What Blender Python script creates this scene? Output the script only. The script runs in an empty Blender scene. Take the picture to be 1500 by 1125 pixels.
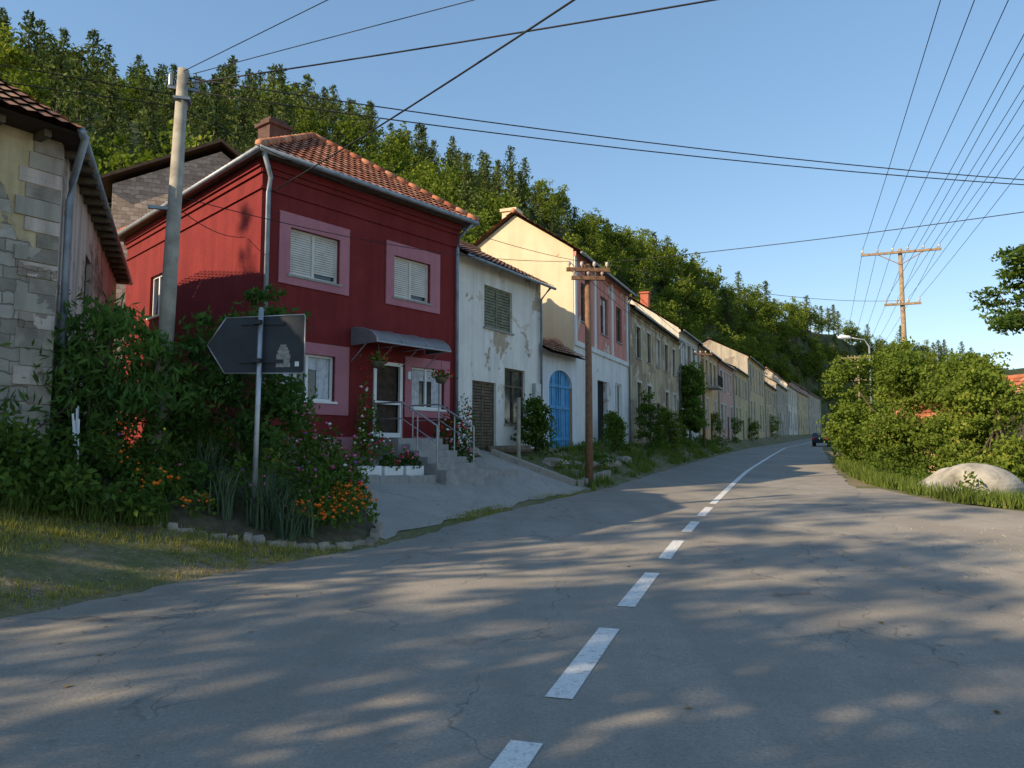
import bpy, math, random
import numpy as np
from mathutils import Vector
random.seed(7); rng=np.random.default_rng(7)
scene=bpy.context.scene
COL=scene.collection
# ------------------------------------------------------------ materials
def new_mat(name,rough=.85):
    m=bpy.data.materials.new(name); m.use_nodes=True
    nt=m.node_tree; b=nt.nodes['Principled BSDF']; b.inputs['Roughness'].default_value=rough
    b.inputs['Specular IOR Level'].default_value=.25
    return m,nt,b
def nd(nt,t,**k):
    n=nt.nodes.new(t)
    for a,v in k.items(): setattr(n,a,v)
    return n
def coord(nt,scale=(1,1,1)):
    c=nd(nt,'ShaderNodeTexCoord'); mp=nd(nt,'ShaderNodeMapping'); mp.inputs['Scale'].default_value=scale
    nt.links.new(c.outputs['Object'],mp.inputs[0]); return mp.outputs[0]
def noise(nt,co,scale,detail=4,rough=.55,dist=0):
    n=nd(nt,'ShaderNodeTexNoise'); n.inputs['Scale'].default_value=scale; n.inputs['Detail'].default_value=detail
    n.inputs['Roughness'].default_value=rough; n.inputs['Distortion'].default_value=dist
    nt.links.new(co,n.inputs['Vector']); return n.outputs[0]
def ramp(nt,f,stops):
    r=nd(nt,'ShaderNodeValToRGB'); e=r.color_ramp.elements
    while len(e)<len(stops): e.new(.5)
    for i,(p,c) in enumerate(stops):
        e[i].position=p
        if not hasattr(c,'__len__'): c=(c,c,c)
        e[i].color=(*c[:3],1)
    nt.links.new(f,r.inputs[0]); return r.outputs[0]
def mixc(nt,f,a,b,blend='MIX'):
    m=nd(nt,'ShaderNodeMix',data_type='RGBA',blend_type=blend)
    for i,v in ((0,f),(6,a),(7,b)):
        if hasattr(v,'is_output'): nt.links.new(v,m.inputs[i])
        elif i==0: m.inputs[0].default_value=v
        else: m.inputs[i].default_value=(*v[:3],1)
    return m.outputs[2]
def math_(nt,op,a,b=0.):
    m=nd(nt,'ShaderNodeMath',operation=op)
    for i,v in ((0,a),(1,b)):
        if hasattr(v,'is_output'): nt.links.new(v,m.inputs[i])
        else: m.inputs[i].default_value=v
    return m.outputs[0]
def bump(nt,b,h,strength=.3,dist=.02):
    n=nd(nt,'ShaderNodeBump'); n.inputs['Strength'].default_value=strength; n.inputs['Distance'].default_value=dist
    nt.links.new(h,n.inputs['Height']); nt.links.new(n.outputs[0],b.inputs['Normal'])
def simple(name,col,rough=.7,metal=0,var=.25,vs=3,bs=.1):
    m,nt,b=new_mat(name,rough); co=coord(nt)
    f=noise(nt,co,vs,4,.6)
    c=mixc(nt,ramp(nt,f,[(.3,0),(.7,1)]),tuple(x*(1-var) for x in col),tuple(min(1,x*(1+var)) for x in col))
    nt.links.new(c,b.inputs['Base Color']); b.inputs['Metallic'].default_value=metal
    if bs: bump(nt,b,noise(nt,co,vs*12,2),bs,.01)
    return m
def plaster(name,c1,c2,patch=None,t=.6,ps=.7,patch2=None,t2=.66,stain=.45,block=False):
    m,nt,b=new_mat(name,.9); co=coord(nt)
    c=mixc(nt,ramp(nt,noise(nt,co,1.3,6,.65),[(.3,0),(.72,1)]),c1,c2)
    st=noise(nt,coord(nt,(2.2,2.2,.22)),1.6,5,.6)
    c=mixc(nt,ramp(nt,st,[(.38,stain),(.58,0)]),c,tuple(x*.45 for x in c1))
    h=noise(nt,co,25,3)
    if patch:
        pm=ramp(nt,noise(nt,co,ps,7,.62,.4),[(t,0),(t+.015,1)])
        pc=mixc(nt,noise(nt,co,5,4,.7),tuple(x*.5 for x in patch),tuple(min(1,x*1.35) for x in patch))
        if block:
            br=nd(nt,'ShaderNodeTexBrick'); br.inputs['Scale'].default_value=1
            br.inputs['Brick Width'].default_value=.42; br.inputs['Row Height'].default_value=.19; br.inputs['Mortar Size'].default_value=.014; br.inputs['Mortar Smooth'].default_value=.4
            br.inputs['Color1'].default_value=(1,1,1,1); br.inputs['Color2'].default_value=(.6,.58,.55,1); br.inputs['Mortar'].default_value=(.45,.42,.38,1)
            sx=nd(nt,'ShaderNodeSeparateXYZ'); cb=nd(nt,'ShaderNodeCombineXYZ'); nt.links.new(co,sx.inputs[0])
            wob=math_(nt,'MULTIPLY',noise(nt,co,2.5,3),.22)
            nt.links.new(math_(nt,'ADD',math_(nt,'ADD',sx.outputs[0],sx.outputs[1]),wob),cb.inputs[0])
            nt.links.new(math_(nt,'ADD',sx.outputs[2],wob),cb.inputs[1]); nt.links.new(cb.outputs[0],br.inputs['Vector'])
            pc=mixc(nt,1.,pc,br.outputs[0],'MULTIPLY')
        c=mixc(nt,pm,c,pc); h=math_(nt,'SUBTRACT',math_(nt,'MULTIPLY',h,.25),pm)
        if block: h=math_(nt,'ADD',h,math_(nt,'MULTIPLY',br.outputs[0],.8))
    if patch2:
        pm2=ramp(nt,noise(nt,co,ps*1.7,7,.62,.4),[(t2,0),(t2+.015,1)])
        c=mixc(nt,pm2,c,patch2)
    nt.links.new(c,b.inputs['Base Color']); bump(nt,b,h,.5,.03); return m
def leafmat(name,dark,light,trans=.25,yellow=None):
    m=bpy.data.materials.new(name); m.use_nodes=True; nt=m.node_tree; nt.nodes.clear()
    out=nd(nt,'ShaderNodeOutputMaterial')
    at=nd(nt,'ShaderNodeAttribute'); at.attribute_name='lv'
    oi=nd(nt,'ShaderNodeObjectInfo')
    f=math_(nt,'ADD',math_(nt,'MULTIPLY',at.outputs['Fac'],.7),math_(nt,'MULTIPLY',oi.outputs['Random'],.35))
    y=yellow or tuple(x*1.2 for x in light)
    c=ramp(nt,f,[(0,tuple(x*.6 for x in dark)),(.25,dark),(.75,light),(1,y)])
    d=nd(nt,'ShaderNodeBsdfDiffuse'); t=nd(nt,'ShaderNodeBsdfTranslucent')
    nt.links.new(c,d.inputs[0]); nt.links.new(mixc(nt,1.,c,(1.3,1.4,.5),'MULTIPLY'),t.inputs[0])
    m1=nd(nt,'ShaderNodeMixShader'); m1.inputs[0].default_value=trans
    nt.links.new(d.outputs[0],m1.inputs[1]); nt.links.new(t.outputs[0],m1.inputs[2])
    nt.links.new(m1.outputs[0],out.inputs[0]); return m
def tilemat(name,a,b_,c_):
    m,nt,b=new_mat(name,.85); at=nd(nt,'ShaderNodeAttribute'); at.attribute_name='lv'; co=coord(nt)
    c=ramp(nt,at.outputs['Fac'],[(0,a),(.55,b_),(1,c_)])
    c=mixc(nt,ramp(nt,noise(nt,co,1.1,5,.7),[(.45,0),(.7,.7)]),c,(.09,.055,.04))
    nt.links.new(c,b.inputs['Base Color']); return m

def asphalt_mat(name,base,crack=1,lo0=.50):
    m,nt,b=new_mat(name,.85); co=coord(nt)
    big=noise(nt,co,.22,4,.6,.5); mid=noise(nt,co,1.7,5,.65); fine=noise(nt,co,55,2,.7)
    c=mixc(nt,ramp(nt,big,[(.35,0),(.65,1)]),tuple(x*.86 for x in base),tuple(x*1.12 for x in base))
    c=mixc(nt,ramp(nt,mid,[(.35,.35),(.6,0)]),c,tuple(x*.66 for x in base))
    c=mixc(nt,ramp(nt,fine,[(.3,.55),(.5,0)]),c,tuple(x*.5 for x in base))
    c=mixc(nt,ramp(nt,fine,[(.6,0),(.75,.5)]),c,tuple(min(1,x*1.8) for x in base))
    mp=nd(nt,'ShaderNodeMapping'); mp.inputs['Rotation'].default_value=(0,0,.33); mp.inputs['Scale'].default_value=(1.1,.06,1)
    nt.links.new(co,mp.inputs[0]); tr=noise(nt,mp.outputs[0],1.0,4,.6)
    c=mixc(nt,ramp(nt,tr,[(.38,.35),(.55,0)]),c,tuple(x*.62 for x in base))
    nz=nd(nt,'ShaderNodeTexNoise'); nz.inputs['Scale'].default_value=1.6; nz.inputs['Detail'].default_value=5; nt.links.new(co,nz.inputs['Vector'])
    vm=nd(nt,'ShaderNodeVectorMath',operation='MULTIPLY_ADD'); nt.links.new(nz.outputs['Color'],vm.inputs[0]); vm.inputs[1].default_value=(.9,.9,0); nt.links.new(co,vm.inputs[2])
    for sc,w,lo in ((.42,.008,lo0-.03),(1.7,.018,.57)):
        v=nd(nt,'ShaderNodeTexVoronoi',feature='DISTANCE_TO_EDGE'); v.inputs['Scale'].default_value=sc
        mp=nd(nt,'ShaderNodeMapping'); mp.inputs['Scale'].default_value=(1.5,.6,0); mp.inputs['Rotation'].default_value=(0,0,.3)
        nt.links.new(vm.outputs[0],mp.inputs[0]); nt.links.new(mp.outputs[0],v.inputs['Vector'])
        k=ramp(nt,v.outputs['Distance'],[(0,1),(w,0)])
        msk=ramp(nt,noise(nt,co,.35+sc*.1,3),[(lo,0),(lo+.06,1)])
        c=mixc(nt,math_(nt,'MULTIPLY',math_(nt,'MULTIPLY',k,msk),.6*crack),c,tuple(x*.25 for x in base))
    v=nd(nt,'ShaderNodeTexVoronoi'); v.inputs['Scale'].default_value=3.2; nt.links.new(co,v.inputs['Vector'])
    sp=math_(nt,'MULTIPLY',ramp(nt,v.outputs['Distance'],[(.06,1),(.16,0)]),ramp(nt,noise(nt,co,.5,2),[(.48,0),(.6,1)]))
    c=mixc(nt,math_(nt,'MULTIPLY',sp,.5),c,tuple(x*.35 for x in base))
    nt.links.new(c,b.inputs['Base Color'])
    bump(nt,b,fine,.4,.014); return m

M={}
M['asphalt']=asphalt_mat('asphalt',(.315,.282,.235))
M['concrete']=asphalt_mat('driveway_concrete',(.37,.335,.285),.7)
M['shoulder']=asphalt_mat('shoulder_gravel',(.34,.30,.245),.8)
m,nt,b=new_mat('ground_soil',.95); co=coord(nt)
g=mixc(nt,ramp(nt,noise(nt,co,.5,6,.65),[(.42,0),(.55,1)]),(.27,.21,.13),(.14,.15,.05))
g=mixc(nt,ramp(nt,noise(nt,co,9,4,.7),[(.4,.5),(.6,0)]),g,(.09,.075,.04))
g=mixc(nt,ramp(nt,noise(nt,co,30,2,.7),[(.6,0),(.72,.6)]),g,(.38,.34,.26))
nt.links.new(g,b.inputs['Base Color']); bump(nt,b,noise(nt,co,14,3,.7),.7,.05); M['ground']=m
M['soil']=simple('bed_soil',(.085,.07,.04),.95,0,.4,5,.5)
M['forest_floor']=simple('forest_floor',(.06,.075,.03),.95,0,.4,.3,0)
m,nt,b=new_mat('road_paint',.6); co=coord(nt)
c=mixc(nt,ramp(nt,noise(nt,co,16,6,.75),[(.53,0),(.66,.85)]),(.74,.73,.69),(.32,.29,.25))
c=mixc(nt,ramp(nt,noise(nt,co,60,2,.7),[(.3,.5),(.5,0)]),c,(.34,.32,.28))
nt.links.new(c,b.inputs['Base Color']); bump(nt,b,noise(nt,co,55,2,.7),.4,.01); M['paint']=m
M['red']=plaster('red_plaster',(.17,.021,.022),(.225,.030,.029),stain=.25)
M['pink']=plaster('pink_plaster',(.42,.17,.20),(.49,.21,.25),stain=.15)
M['white_old']=plaster('old_white_plaster',(.70,.69,.64),(.82,.81,.77),(.46,.38,.28),.595,.75,(.60,.55,.47),.62,.25)
M['pinkhouse_low']=plaster('white_plaster',(.64,.64,.62),(.76,.76,.75),(.5,.42,.36),.65,.9,stain=.25)
M['pinkhouse_up']=plaster('salmon_plaster',(.58,.23,.19),(.64,.30,.25),(.6,.52,.44),.6,1.)
M['cream']=plaster('cream_plaster',(.62,.51,.34),(.68,.58,.41),(.58,.33,.24),.62,.35,stain=.15)
M['beige']=plaster('beige_plaster',(.44,.35,.21),(.55,.45,.30),(.33,.24,.16),.54,.6,(.58,.52,.43),.6,.6)
M['offwhite']=plaster('offwhite_plaster',(.56,.53,.46),(.64,.61,.54),(.44,.37,.29),.58,.5,stain=.4)
M['ochre']=plaster('ochre_plaster',(.55,.35,.16),(.62,.43,.24),(.40,.30,.22),.56,.5)
M['rosy']=plaster('rosy_plaster',(.50,.29,.24),(.56,.37,.30),(.5,.44,.38),.57,.5)
M['yellowish']=plaster('yellow_plaster',(.49,.38,.20),(.55,.45,.27),(.37,.31,.24),.56,.5)
M['greyish']=plaster('grey_plaster',(.37,.33,.27),(.46,.41,.34),(.27,.23,.19),.56,.5)
M['stonewall']=plaster('stone_and_plaster',(.56,.44,.24),(.64,.53,.33),(.46,.42,.36),.50,.42,None,.6,.5,True)
M['sidewall']=plaster('worn_side_plaster',(.55,.45,.38),(.66,.56,.48),(.42,.34,.27),.57,.7,None,.6,.6,True)
M['bluewhite']=plaster('bluewhite_plaster',(.62,.67,.74),(.72,.76,.80),(.5,.5,.5),.66,1.,stain=.25)
m=plaster('hollow_brick',(.45,.36,.30),(.45,.36,.3),(.50,.40,.33),.0,.5,None,.6,.1,True); M['brick']=m
M['tile']=tilemat('orange_roof_tile',(.34,.11,.06),(.50,.185,.095),(.60,.30,.18))
M['tile_old']=tilemat('old_roof_tile',(.16,.075,.05),(.30,.14,.085),(.40,.23,.14))
M['tile_dark']=tilemat('dark_roof_tile',(.07,.055,.05),(.14,.10,.07),(.22,.15,.10))
M['wood']=simple('old_wood',(.14,.11,.075),.85,0,.4,6,.3)
M['wood_dark']=simple('dark_wood',(.055,.038,.028),.8,0,.4,6,.3)
M['pole_wood']=simple('pole_wood',(.20,.11,.065),.8,0,.35,8,.4)
M['pole_wood2']=simple('weathered_pole_wood',(.30,.215,.14),.8,0,.3,8,.4)
M['conc_pole']=simple('pole_concrete',(.34,.31,.255),.9,0,.3,4,.4)
M['metal']=simple('galvanised_metal',(.42,.44,.46),.45,.6,.2,4,.05)
M['gutter']=simple('gutter_metal',(.26,.30,.34),.5,.4,.25,3,.05)
M['signback']=simple('sign_back_grey',(.040,.048,.058),.5,.2,.22,2.5,.03)
M['white']=simple('white_frame',(.78,.78,.76),.45,0,.06,4,0)
M['shutter']=simple('roller_shutter',(.62,.59,.53),.6,0,.15,3,0)
M['shutter2']=simple('green_shutter',(.19,.20,.14),.8,0,.4,6,.2)
M['curtain']=simple('curtain',(.55,.57,.60),.9,0,.25,8,0)
M['sticker']=simple('worn_sticker',(.30,.30,.28),.8,0,.4,20,0)
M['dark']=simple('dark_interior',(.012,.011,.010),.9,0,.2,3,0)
M['blue']=simple('blue_door_paint',(.05,.26,.52),.5,0,.25,2.5,.15)
M['stone']=simple('stone',(.32,.275,.22),.9,0,.4,3,.6)
M['gravel']=simple('gravel_stone',(.27,.24,.20),.9,0,.4,3,0)
M['rock']=simple('grey_rock',(.34,.32,.28),.9,0,.45,2.2,.8)
M['wire']=simple('wire_black',(.02,.02,.022),.6,0,.1,3,0)
M['porcelain']=simple('insulator',(.5,.45,.4),.3,0,.2,3,0)
M['lampw']=simple('lamp_white',(.75,.76,.78),.4,0,.05,3,0)
M['carpaint']=simple('car_paint',(.03,.04,.055),.25,.3,.1,3,0)
M['rubber']=simple('rubber',(.02,.02,.02),.8,0,.1,3,0)
M['awning']=simple('awning_sheet',(.20,.19,.19),.35,.1,.2,3,0)
M['chim']=simple('chimney_brick',(.10,.06,.05),.9,0,.3,6,.4)
M['chim2']=simple('red_chimney_brick',(.42,.13,.08),.9,0,.3,6,.4)
M['step']=simple('grey_stone_step',(.30,.29,.27),.7,0,.2,5,.2)
for k,c in (('f_or',(.85,.17,.01)),('f_red',(.65,.015,.03)),('f_pink',(.75,.14,.30)),('f_pur',(.35,.08,.42)),('f_wh',(.8,.78,.75)),('f_yel',(.8,.55,.05))):
    M[k]=simple('petals_'+k,c,.7,0,.2,9,0)
m,nt,b=new_mat('window_glass',.06); b.inputs['Specular IOR Level'].default_value=.6
nt.links.new(mixc(nt,noise(nt,coord(nt),1.5,2),(.01,.012,.015),(.05,.06,.07)),b.inputs['Base Color']); M['glass']=m
M['leaf']=leafmat('leaf_green',(.036,.066,.016),(.11,.18,.035),.3,(.20,.26,.055))
M['leaf_peach']=leafmat('leaf_peach',(.036,.080,.024),(.105,.19,.048),.3,(.17,.27,.06))
M['leaf_bush']=leafmat('leaf_bush',(.065,.105,.02),(.19,.25,.045),.38,(.33,.33,.07))
M['leaf_pine']=leafmat('leaf_pine',(.048,.072,.030),(.125,.16,.052),.15,(.18,.20,.065))
M['leaf_decid']=leafmat('leaf_deciduous',(.065,.10,.020),(.18,.225,.040),.33,(.30,.30,.055))
M['leaf_iris']=leafmat('leaf_iris',(.065,.10,.06),(.16,.21,.12),.2)
M['grass']=leafmat('grass_blades',(.06,.10,.02),(.18,.23,.055),.3,(.34,.31,.11))
M['drygrass']=leafmat('dry_grass',(.12,.13,.03),(.33,.31,.08),.3,(.48,.41,.15))
M['fallen']=leafmat('fallen_leaf',(.16,.09,.03),(.35,.24,.07),.1)
M['twig']=simple('bark',(.09,.07,.05),.9,0,.3,6,.5)

# ------------------------------------------------------------ mesh helpers
def empty(name):
    e=bpy.data.objects.new(name,None); e.empty_display_size=.3; COL.objects.link(e); return e
def mkobj(name,V,F,mats,parent=None,smooth=False,lv=None,mi=None):
    me=bpy.data.meshes.new(name)
    me.from_pydata(V.tolist() if hasattr(V,'tolist') else V,[],F.tolist() if hasattr(F,'tolist') else F)
    if not isinstance(mats,(list,tuple)): mats=[mats]
    for m_ in mats: me.materials.append(m_)
    if mi is not None: me.polygons.foreach_set('material_index',np.asarray(mi,dtype=np.int32))
    if lv is not None:
        a=me.attributes.new('lv','FLOAT','FACE'); a.data.foreach_set('value',np.asarray(lv,dtype=np.float32))
    if smooth: me.polygons.foreach_set('use_smooth',[True]*len(me.polygons))
    me.update()
    o=bpy.data.objects.new(name,me); COL.objects.link(o)
    if parent: o.parent=parent
    return o
class Fr:
    def __init__(s,P,d):
        l=math.hypot(*d); s.P=P; s.d=(d[0]/l,d[1]/l); s.n=(s.d[1],-s.d[0])
    def w(s,a,o,z): return (s.P[0]+s.d[0]*a+s.n[0]*o, s.P[1]+s.d[1]*a+s.n[1]*o, z)
def tube_vf(pts,rads,n=8,cap=True):
    V=[];F=[]
    pts=[Vector(p) for p in pts]
    for i,p in enumerate(pts):
        t=(pts[min(i+1,len(pts)-1)]-pts[max(i-1,0)]).normalized()
        a=t.cross(Vector((0,0,1)) if abs(t.z)<.9 else Vector((1,0,0))).normalized(); b_=t.cross(a)
        r=rads[i] if hasattr(rads,'__len__') else rads
        for k in range(n):
            an=2*math.pi*k/n; V.append(tuple(p+a*(r*math.cos(an))+b_*(r*math.sin(an))))
    for i in range(len(pts)-1):
        for k in range(n):
            k2=(k+1)%n; F.append((i*n+k,i*n+k2,(i+1)*n+k2,(i+1)*n+k))
    if cap: F.append(tuple(range(n))[::-1]); F.append(tuple((len(pts)-1)*n+k for k in range(n)))
    return V,F
class Part:
    def __init__(s,name,mat,smooth=False): s.name=name; s.mat=mat; s.V=[]; s.F=[]; s.lv=[]; s.smooth=smooth
    def add(s,V,F,lv=None):
        b=len(s.V); s.V+=list(V); s.F+=[tuple(i+b for i in f) for f in F]
        s.lv+=lv if lv else [random.random()]*len(F)
    def box(s,fr,a0,a1,o0,o1,z0,z1):
        v=[fr.w(a,o,z) for z in (z0,z1) for (a,o) in ((a0,o0),(a1,o0),(a1,o1),(a0,o1))]
        s.add(v,[(0,1,2,3),(4,7,6,5),(0,4,5,1),(1,5,6,2),(2,6,7,3),(3,7,4,0)])
    def quad(s,*p): s.add([tuple(q) for q in p],[tuple(range(len(p)))])
    def tube(s,pts,r,n=8): s.add(*tube_vf(pts,r,n))
    def build(s,parent):
        if s.V: return mkobj(s.name,s.V,s.F,M[s.mat],parent,s.smooth,s.lv)
class House:
    def __init__(s,name): s.root=empty(name); s.parts={}
    def p(s,name,mat,smooth=False):
        k=name+mat
        if k not in s.parts: s.parts[k]=Part(name,mat,smooth)
        return s.parts[k]
    def done(s):
        for p in s.parts.values(): p.build(s.root)
def wall(part,fr,L,zb,zt,holes,depth=.2,o=0,split=None,part2=None):
    S=sorted({0,L}|{h[0] for h in holes}|{h[1] for h in holes})
    Z=sorted({zb,zt}|{h[2] for h in holes}|{h[3] for h in holes}|({split} if split else set()))
    for i in range(len(S)-1):
        for j in range(len(Z)-1):
            cs=(S[i]+S[i+1])/2; cz=(Z[j]+Z[j+1])/2
            if any(h[0]<cs<h[1] and h[2]<cz<h[3] for h in holes): continue
            pp=part2 if (split and cz>split) else part
            pp.quad(fr.w(S[i],o,Z[j]),fr.w(S[i+1],o,Z[j]),fr.w(S[i+1],o,Z[j+1]),fr.w(S[i],o,Z[j+1]))
    for (a,b_,c,d_) in [h[:4] for h in holes]:
        pp=part2 if (split and (c+d_)/2>split) else part
        i_=o-depth
        pp.quad(fr.w(a,o,c),fr.w(a,i_,c),fr.w(a,i_,d_),fr.w(a,o,d_))
        pp.quad(fr.w(b_,o,c),fr.w(b_,o,d_),fr.w(b_,i_,d_),fr.w(b_,i_,c))
        pp.quad(fr.w(a,o,c),fr.w(b_,o,c),fr.w(b_,i_,c),fr.w(a,i_,c))
        pp.quad(fr.w(a,o,d_),fr.w(a,i_,d_),fr.w(b_,i_,d_),fr.w(b_,o,d_))
def win(H,fr,h,style='wood',o=-.1,fm='wood_dark',cols=2,sill=True):
    a,b_,c,d_=h[:4]; f=H.p('window_frames',fm); t=.06
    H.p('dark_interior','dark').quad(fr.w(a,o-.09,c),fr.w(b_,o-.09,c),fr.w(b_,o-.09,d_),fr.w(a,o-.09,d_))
    if style=='hole': return
    f.box(fr,a,a+t,o-.05,o+.02,c,d_); f.box(fr,b_-t,b_,o-.05,o+.02,c,d_)
    f.box(fr,a+t,b_-t,o-.05,o+.02,c,c+t); f.box(fr,a+t,b_-t,o-.05,o+.02,d_-t,d_)
    for i in range(1,cols):
        s=a+(b_-a)*i/cols; f.box(fr,s-.035,s+.035,o-.048,o+.022,c+t,d_-t)
    if style=='wood':
        zt=c+(d_-c)*.68; f.box(fr,a+t,b_-t,o-.045,o+.018,zt-.025,zt+.025)
    if style in('wood','plain','curtain'):
        H.p('glass','glass').quad(fr.w(a,o-.03,c),fr.w(b_,o-.03,c),fr.w(b_,o-.03,d_),fr.w(a,o-.03,d_))
    if style=='curtain':
        cu=H.p('curtains','curtain',True); n=26; w_=(b_-a)
        for (s0,s1) in ((a+.08,a+w_*.33),(a+w_*.70,b_-.08)):
            V=[]
            for i in range(n+1):
                s=s0+(s1-s0)*i/n; oo=o-.016+.010*math.sin(i*1.4)
                V+=[fr.w(s,oo,c+.07),fr.w(s,oo,d_-.07)]
            F=[(2*i,2*i+2,2*i+3,2*i+1) for i in range(n)]; cu.add(V,F)
        V=[fr.w(a+.08,o-.022,d_-.35),fr.w(b_-.08,o-.022,d_-.35),fr.w(b_-.08,o-.022,d_-.07),fr.w(a+.08,o-.022,d_-.07)]; cu.add(V,[(0,1,2,3)])
    if style=='roller':
        for k,(s0,s1,fr_) in enumerate(((a+t,(a+b_)/2-.03,1.0),((a+b_)/2+.03,b_-t,.86))):
            zz=d_-t; zend=d_-t-(d_-c-2*t)*fr_
            while zz>zend+.02:
                H.p('roller_shutter','shutter').box(fr,s0,s1,o-.035,o-.005,zz-.048,zz-.004); zz-=.055
            H.p('glass','glass').quad(fr.w(s0,o-.04,c),fr.w(s1,o-.04,c),fr.w(s1,o-.04,d_),fr.w(s0,o-.04,d_))
    if style=='slats':
        zz=d_-t
        while zz>c+t+.03:
            H.p('wood_shutter',fm).box(fr,a+t,b_-t,o-.035,o-.002,zz-.085,zz-.01); zz-=.095
    if sill: H.p('window_sills','step' if fm!='white' else 'white').box(fr,a-.06,b_+.06,o+.02,.06,c-.05,c+.003)
def tiles(part,A,B,C,D,cw=.22,rh=.33,sub=4,amp=.028):
    A,B,C,D=map(Vector,(A,B,C,D)); u=(B-A).normalized(); vv=((D-A)-u*((D-A).dot(u))); H_=vv.length; v=vv.normalized(); n=u.cross(v).normalized()
    if n.z<0: n=-n
    L=(B-A).length; ld=(D-A).dot(u); rc=(C-A).dot(u)
    rows=max(1,int(round(H_/rh))); st=cw/sub; N=int(L/st)+1
    V=[];F=[];lv=[]; rr={}
    for j in range(rows):
        t0=j/rows; t1=(j+1)/rows
        base=len(V)
        for (t,off) in ((t0,.04),(min(1,t1+.1/rows),.0)):
            lo=ld*t; hi=L+(rc-L)*t
            for i in range(N+1):
                x=min(max(i*st,lo),hi); ph=2*math.pi*x/cw
                V.append(tuple(A+u*x+v*(H_*t)+n*(off+amp*(.5+.5*math.cos(ph)))))
        for i in range(N):
            xm=(i+.5)*st
            if xm<ld*t0-st or xm>L+(rc-L)*t0+st: continue
            F.append((base+i,base+i+1,base+N+1+i+1,base+N+1+i)); k=(j,i//sub)
            if k not in rr: rr[k]=random.random()
            lv.append(rr[k])
    part.add(V,F,lv)

# ------------------------------------------------------------ road centreline / terrain
cy=np.array([-120,-10,0,4.6,7.2,10.3,15.07,31,74,150,220,330,600]); cx=np.array([-37,-4,-1.1,.264,1.06,2.04,3.75,9.66,26.8,62.5,99,160,330])
SY=np.arange(-110,560,.25); SX=np.interp(SY,cy,cx)
k=np.exp(-(np.arange(-24,25)/10.)**2); k/=k.sum(); SX=np.convolve(np.pad(SX,24,mode='reflect',reflect_type='odd'),k,mode='valid')
TX=np.gradient(SX,SY); TL=np.hypot(TX,1); TX,TYy=TX/TL,1/TL
RZy=[-120,0,10,15,23,31,50,74,100,150,220,560]; RZz=[-2,0,0,.14,.36,.53,.95,1.42,2.0,3.3,5,12]
def rz(y): return np.interp(y,RZy,RZz)
def eL(y): return np.interp(y,[0,6.8,8.4,10.8,15,21.5],[5.6,5.1,4.7,4.3,4.15,3.4])
def eR(y): return np.interp(y,[8,12,15,19,24,30],[40,14,8.2,5.2,3.9,3.6])
def prof(y,D):
    z=rz(y); e=eL(y); dh=np.interp(y,[14,24],[8.3,6.0])
    left=1.1*np.clip((D-e)/(dh-e),0,1)+.28*np.clip(D-dh-8,0,26)
    right=-.16*np.clip(-D-eR(y)-.4,0,22)
    return z+np.where(D>0,left,right)
def sd(x,y):
    i=int(np.argmin((SX-x)**2+(SY-y)**2)); dx=x-SX[i]; dy=y-SY[i]
    return SY[i], -TYy[i]*dx+TX[i]*dy
def ground(x,y):
    s,D=sd(x,y); return float(prof(s,D))
def W(st,D,dz=0):
    x=np.interp(st,SY,SX); tx=np.interp(st,SY,TX); ty=np.interp(st,SY,TYy)
    return (float(x-ty*D),float(st+tx*D),float(prof(st,D)+dz))
def sheet(name,sts,Dfun,mat,dz=0,zn=0):
    V=[];F=[]; n=len(Dfun(sts[0]))
    for s in sts:
        for D in Dfun(s):
            p=W(s,D,dz); V.append((p[0],p[1],p[2]))
    for i in range(len(sts)-1):
        for j in range(n-1): F.append((i*n+j,(i+1)*n+j,(i+1)*n+j+1,i*n+j+1)[::-1])
    return mkobj(name,V,F,mat,None,True)
sts=list(np.arange(-100,-10,10))+list(np.arange(-10,40,.5))+list(np.arange(40,120,2))+list(np.arange(120,555,8))
gD=lambda s:[-420,-200,-100,-60,-40,-30,-24,-18,-14,-11,-9,-7.5,-6.2,-5,-4.2,-3.6,-3.2,0,3,float(eL(s))-.15,float(eL(s))+.25]+list(np.linspace(float(eL(s))+.6,10,12))+[12,14,17,20,25,34,60,120,300]
gr=sheet('ground',sts,gD,M['ground'],-.012)
rs=[s for s in np.arange(-60,-4,2)]+[s for s in np.arange(-4,40,.25)]+[s for s in np.arange(40,230,2)]
def wob(s,k): return .05*math.sin(s*1.3+k)+.04*math.sin(s*3.7+k*2)+.03*math.sin(s*8.1+k)+.02*math.sin(s*17)
road=sheet('road',rs,lambda s:[-3.35+wob(s,1)*(s<60),-2,-1,0,1,2,3,float(eL(s))-.1+wob(s,3)*(s<60)],M['asphalt'],.006)
ap=[s for s in np.arange(10.6,20.3,.3)]
sheet('driveway',ap,lambda s:list(np.linspace(float(eL(s))+.12+wob(s,5),float(np.interp(s,[14,18.5,20.3],[8.9,7.2,6.9])),10)),M['concrete'],.012)
sheet('side_road_shoulder',[s for s in np.arange(-10,23,.5)],lambda s:[-x for x in np.linspace(float(eR(s))-.3,3.15,14)],M['shoulder'],.001)
def stripe(s0,s1,w=.15,Dc=0):
    ss=np.arange(s0,s1+.001,max(.25,min(2,(s1-s0)/4))); V=[]
    for s in ss:
        for D in (Dc-w/2,Dc+w/2): V.append(W(s,D,.011))
    F=[(2*i,2*i+1,2*i+3,2*i+2)[::-1] for i in range(len(ss)-1)]
    return V,F
mk=Part('road_marking','paint')
for a,b_ in ((1.6,3.95),(4.62,6.35),(7.2,9.1),(10.2,11.8),(12.75,14.1),(15.0,16.6)): mk.add(*stripe(a,b_,.17))
mk.add(*stripe(17.3,200,.15))
mk.build(None)

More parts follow.
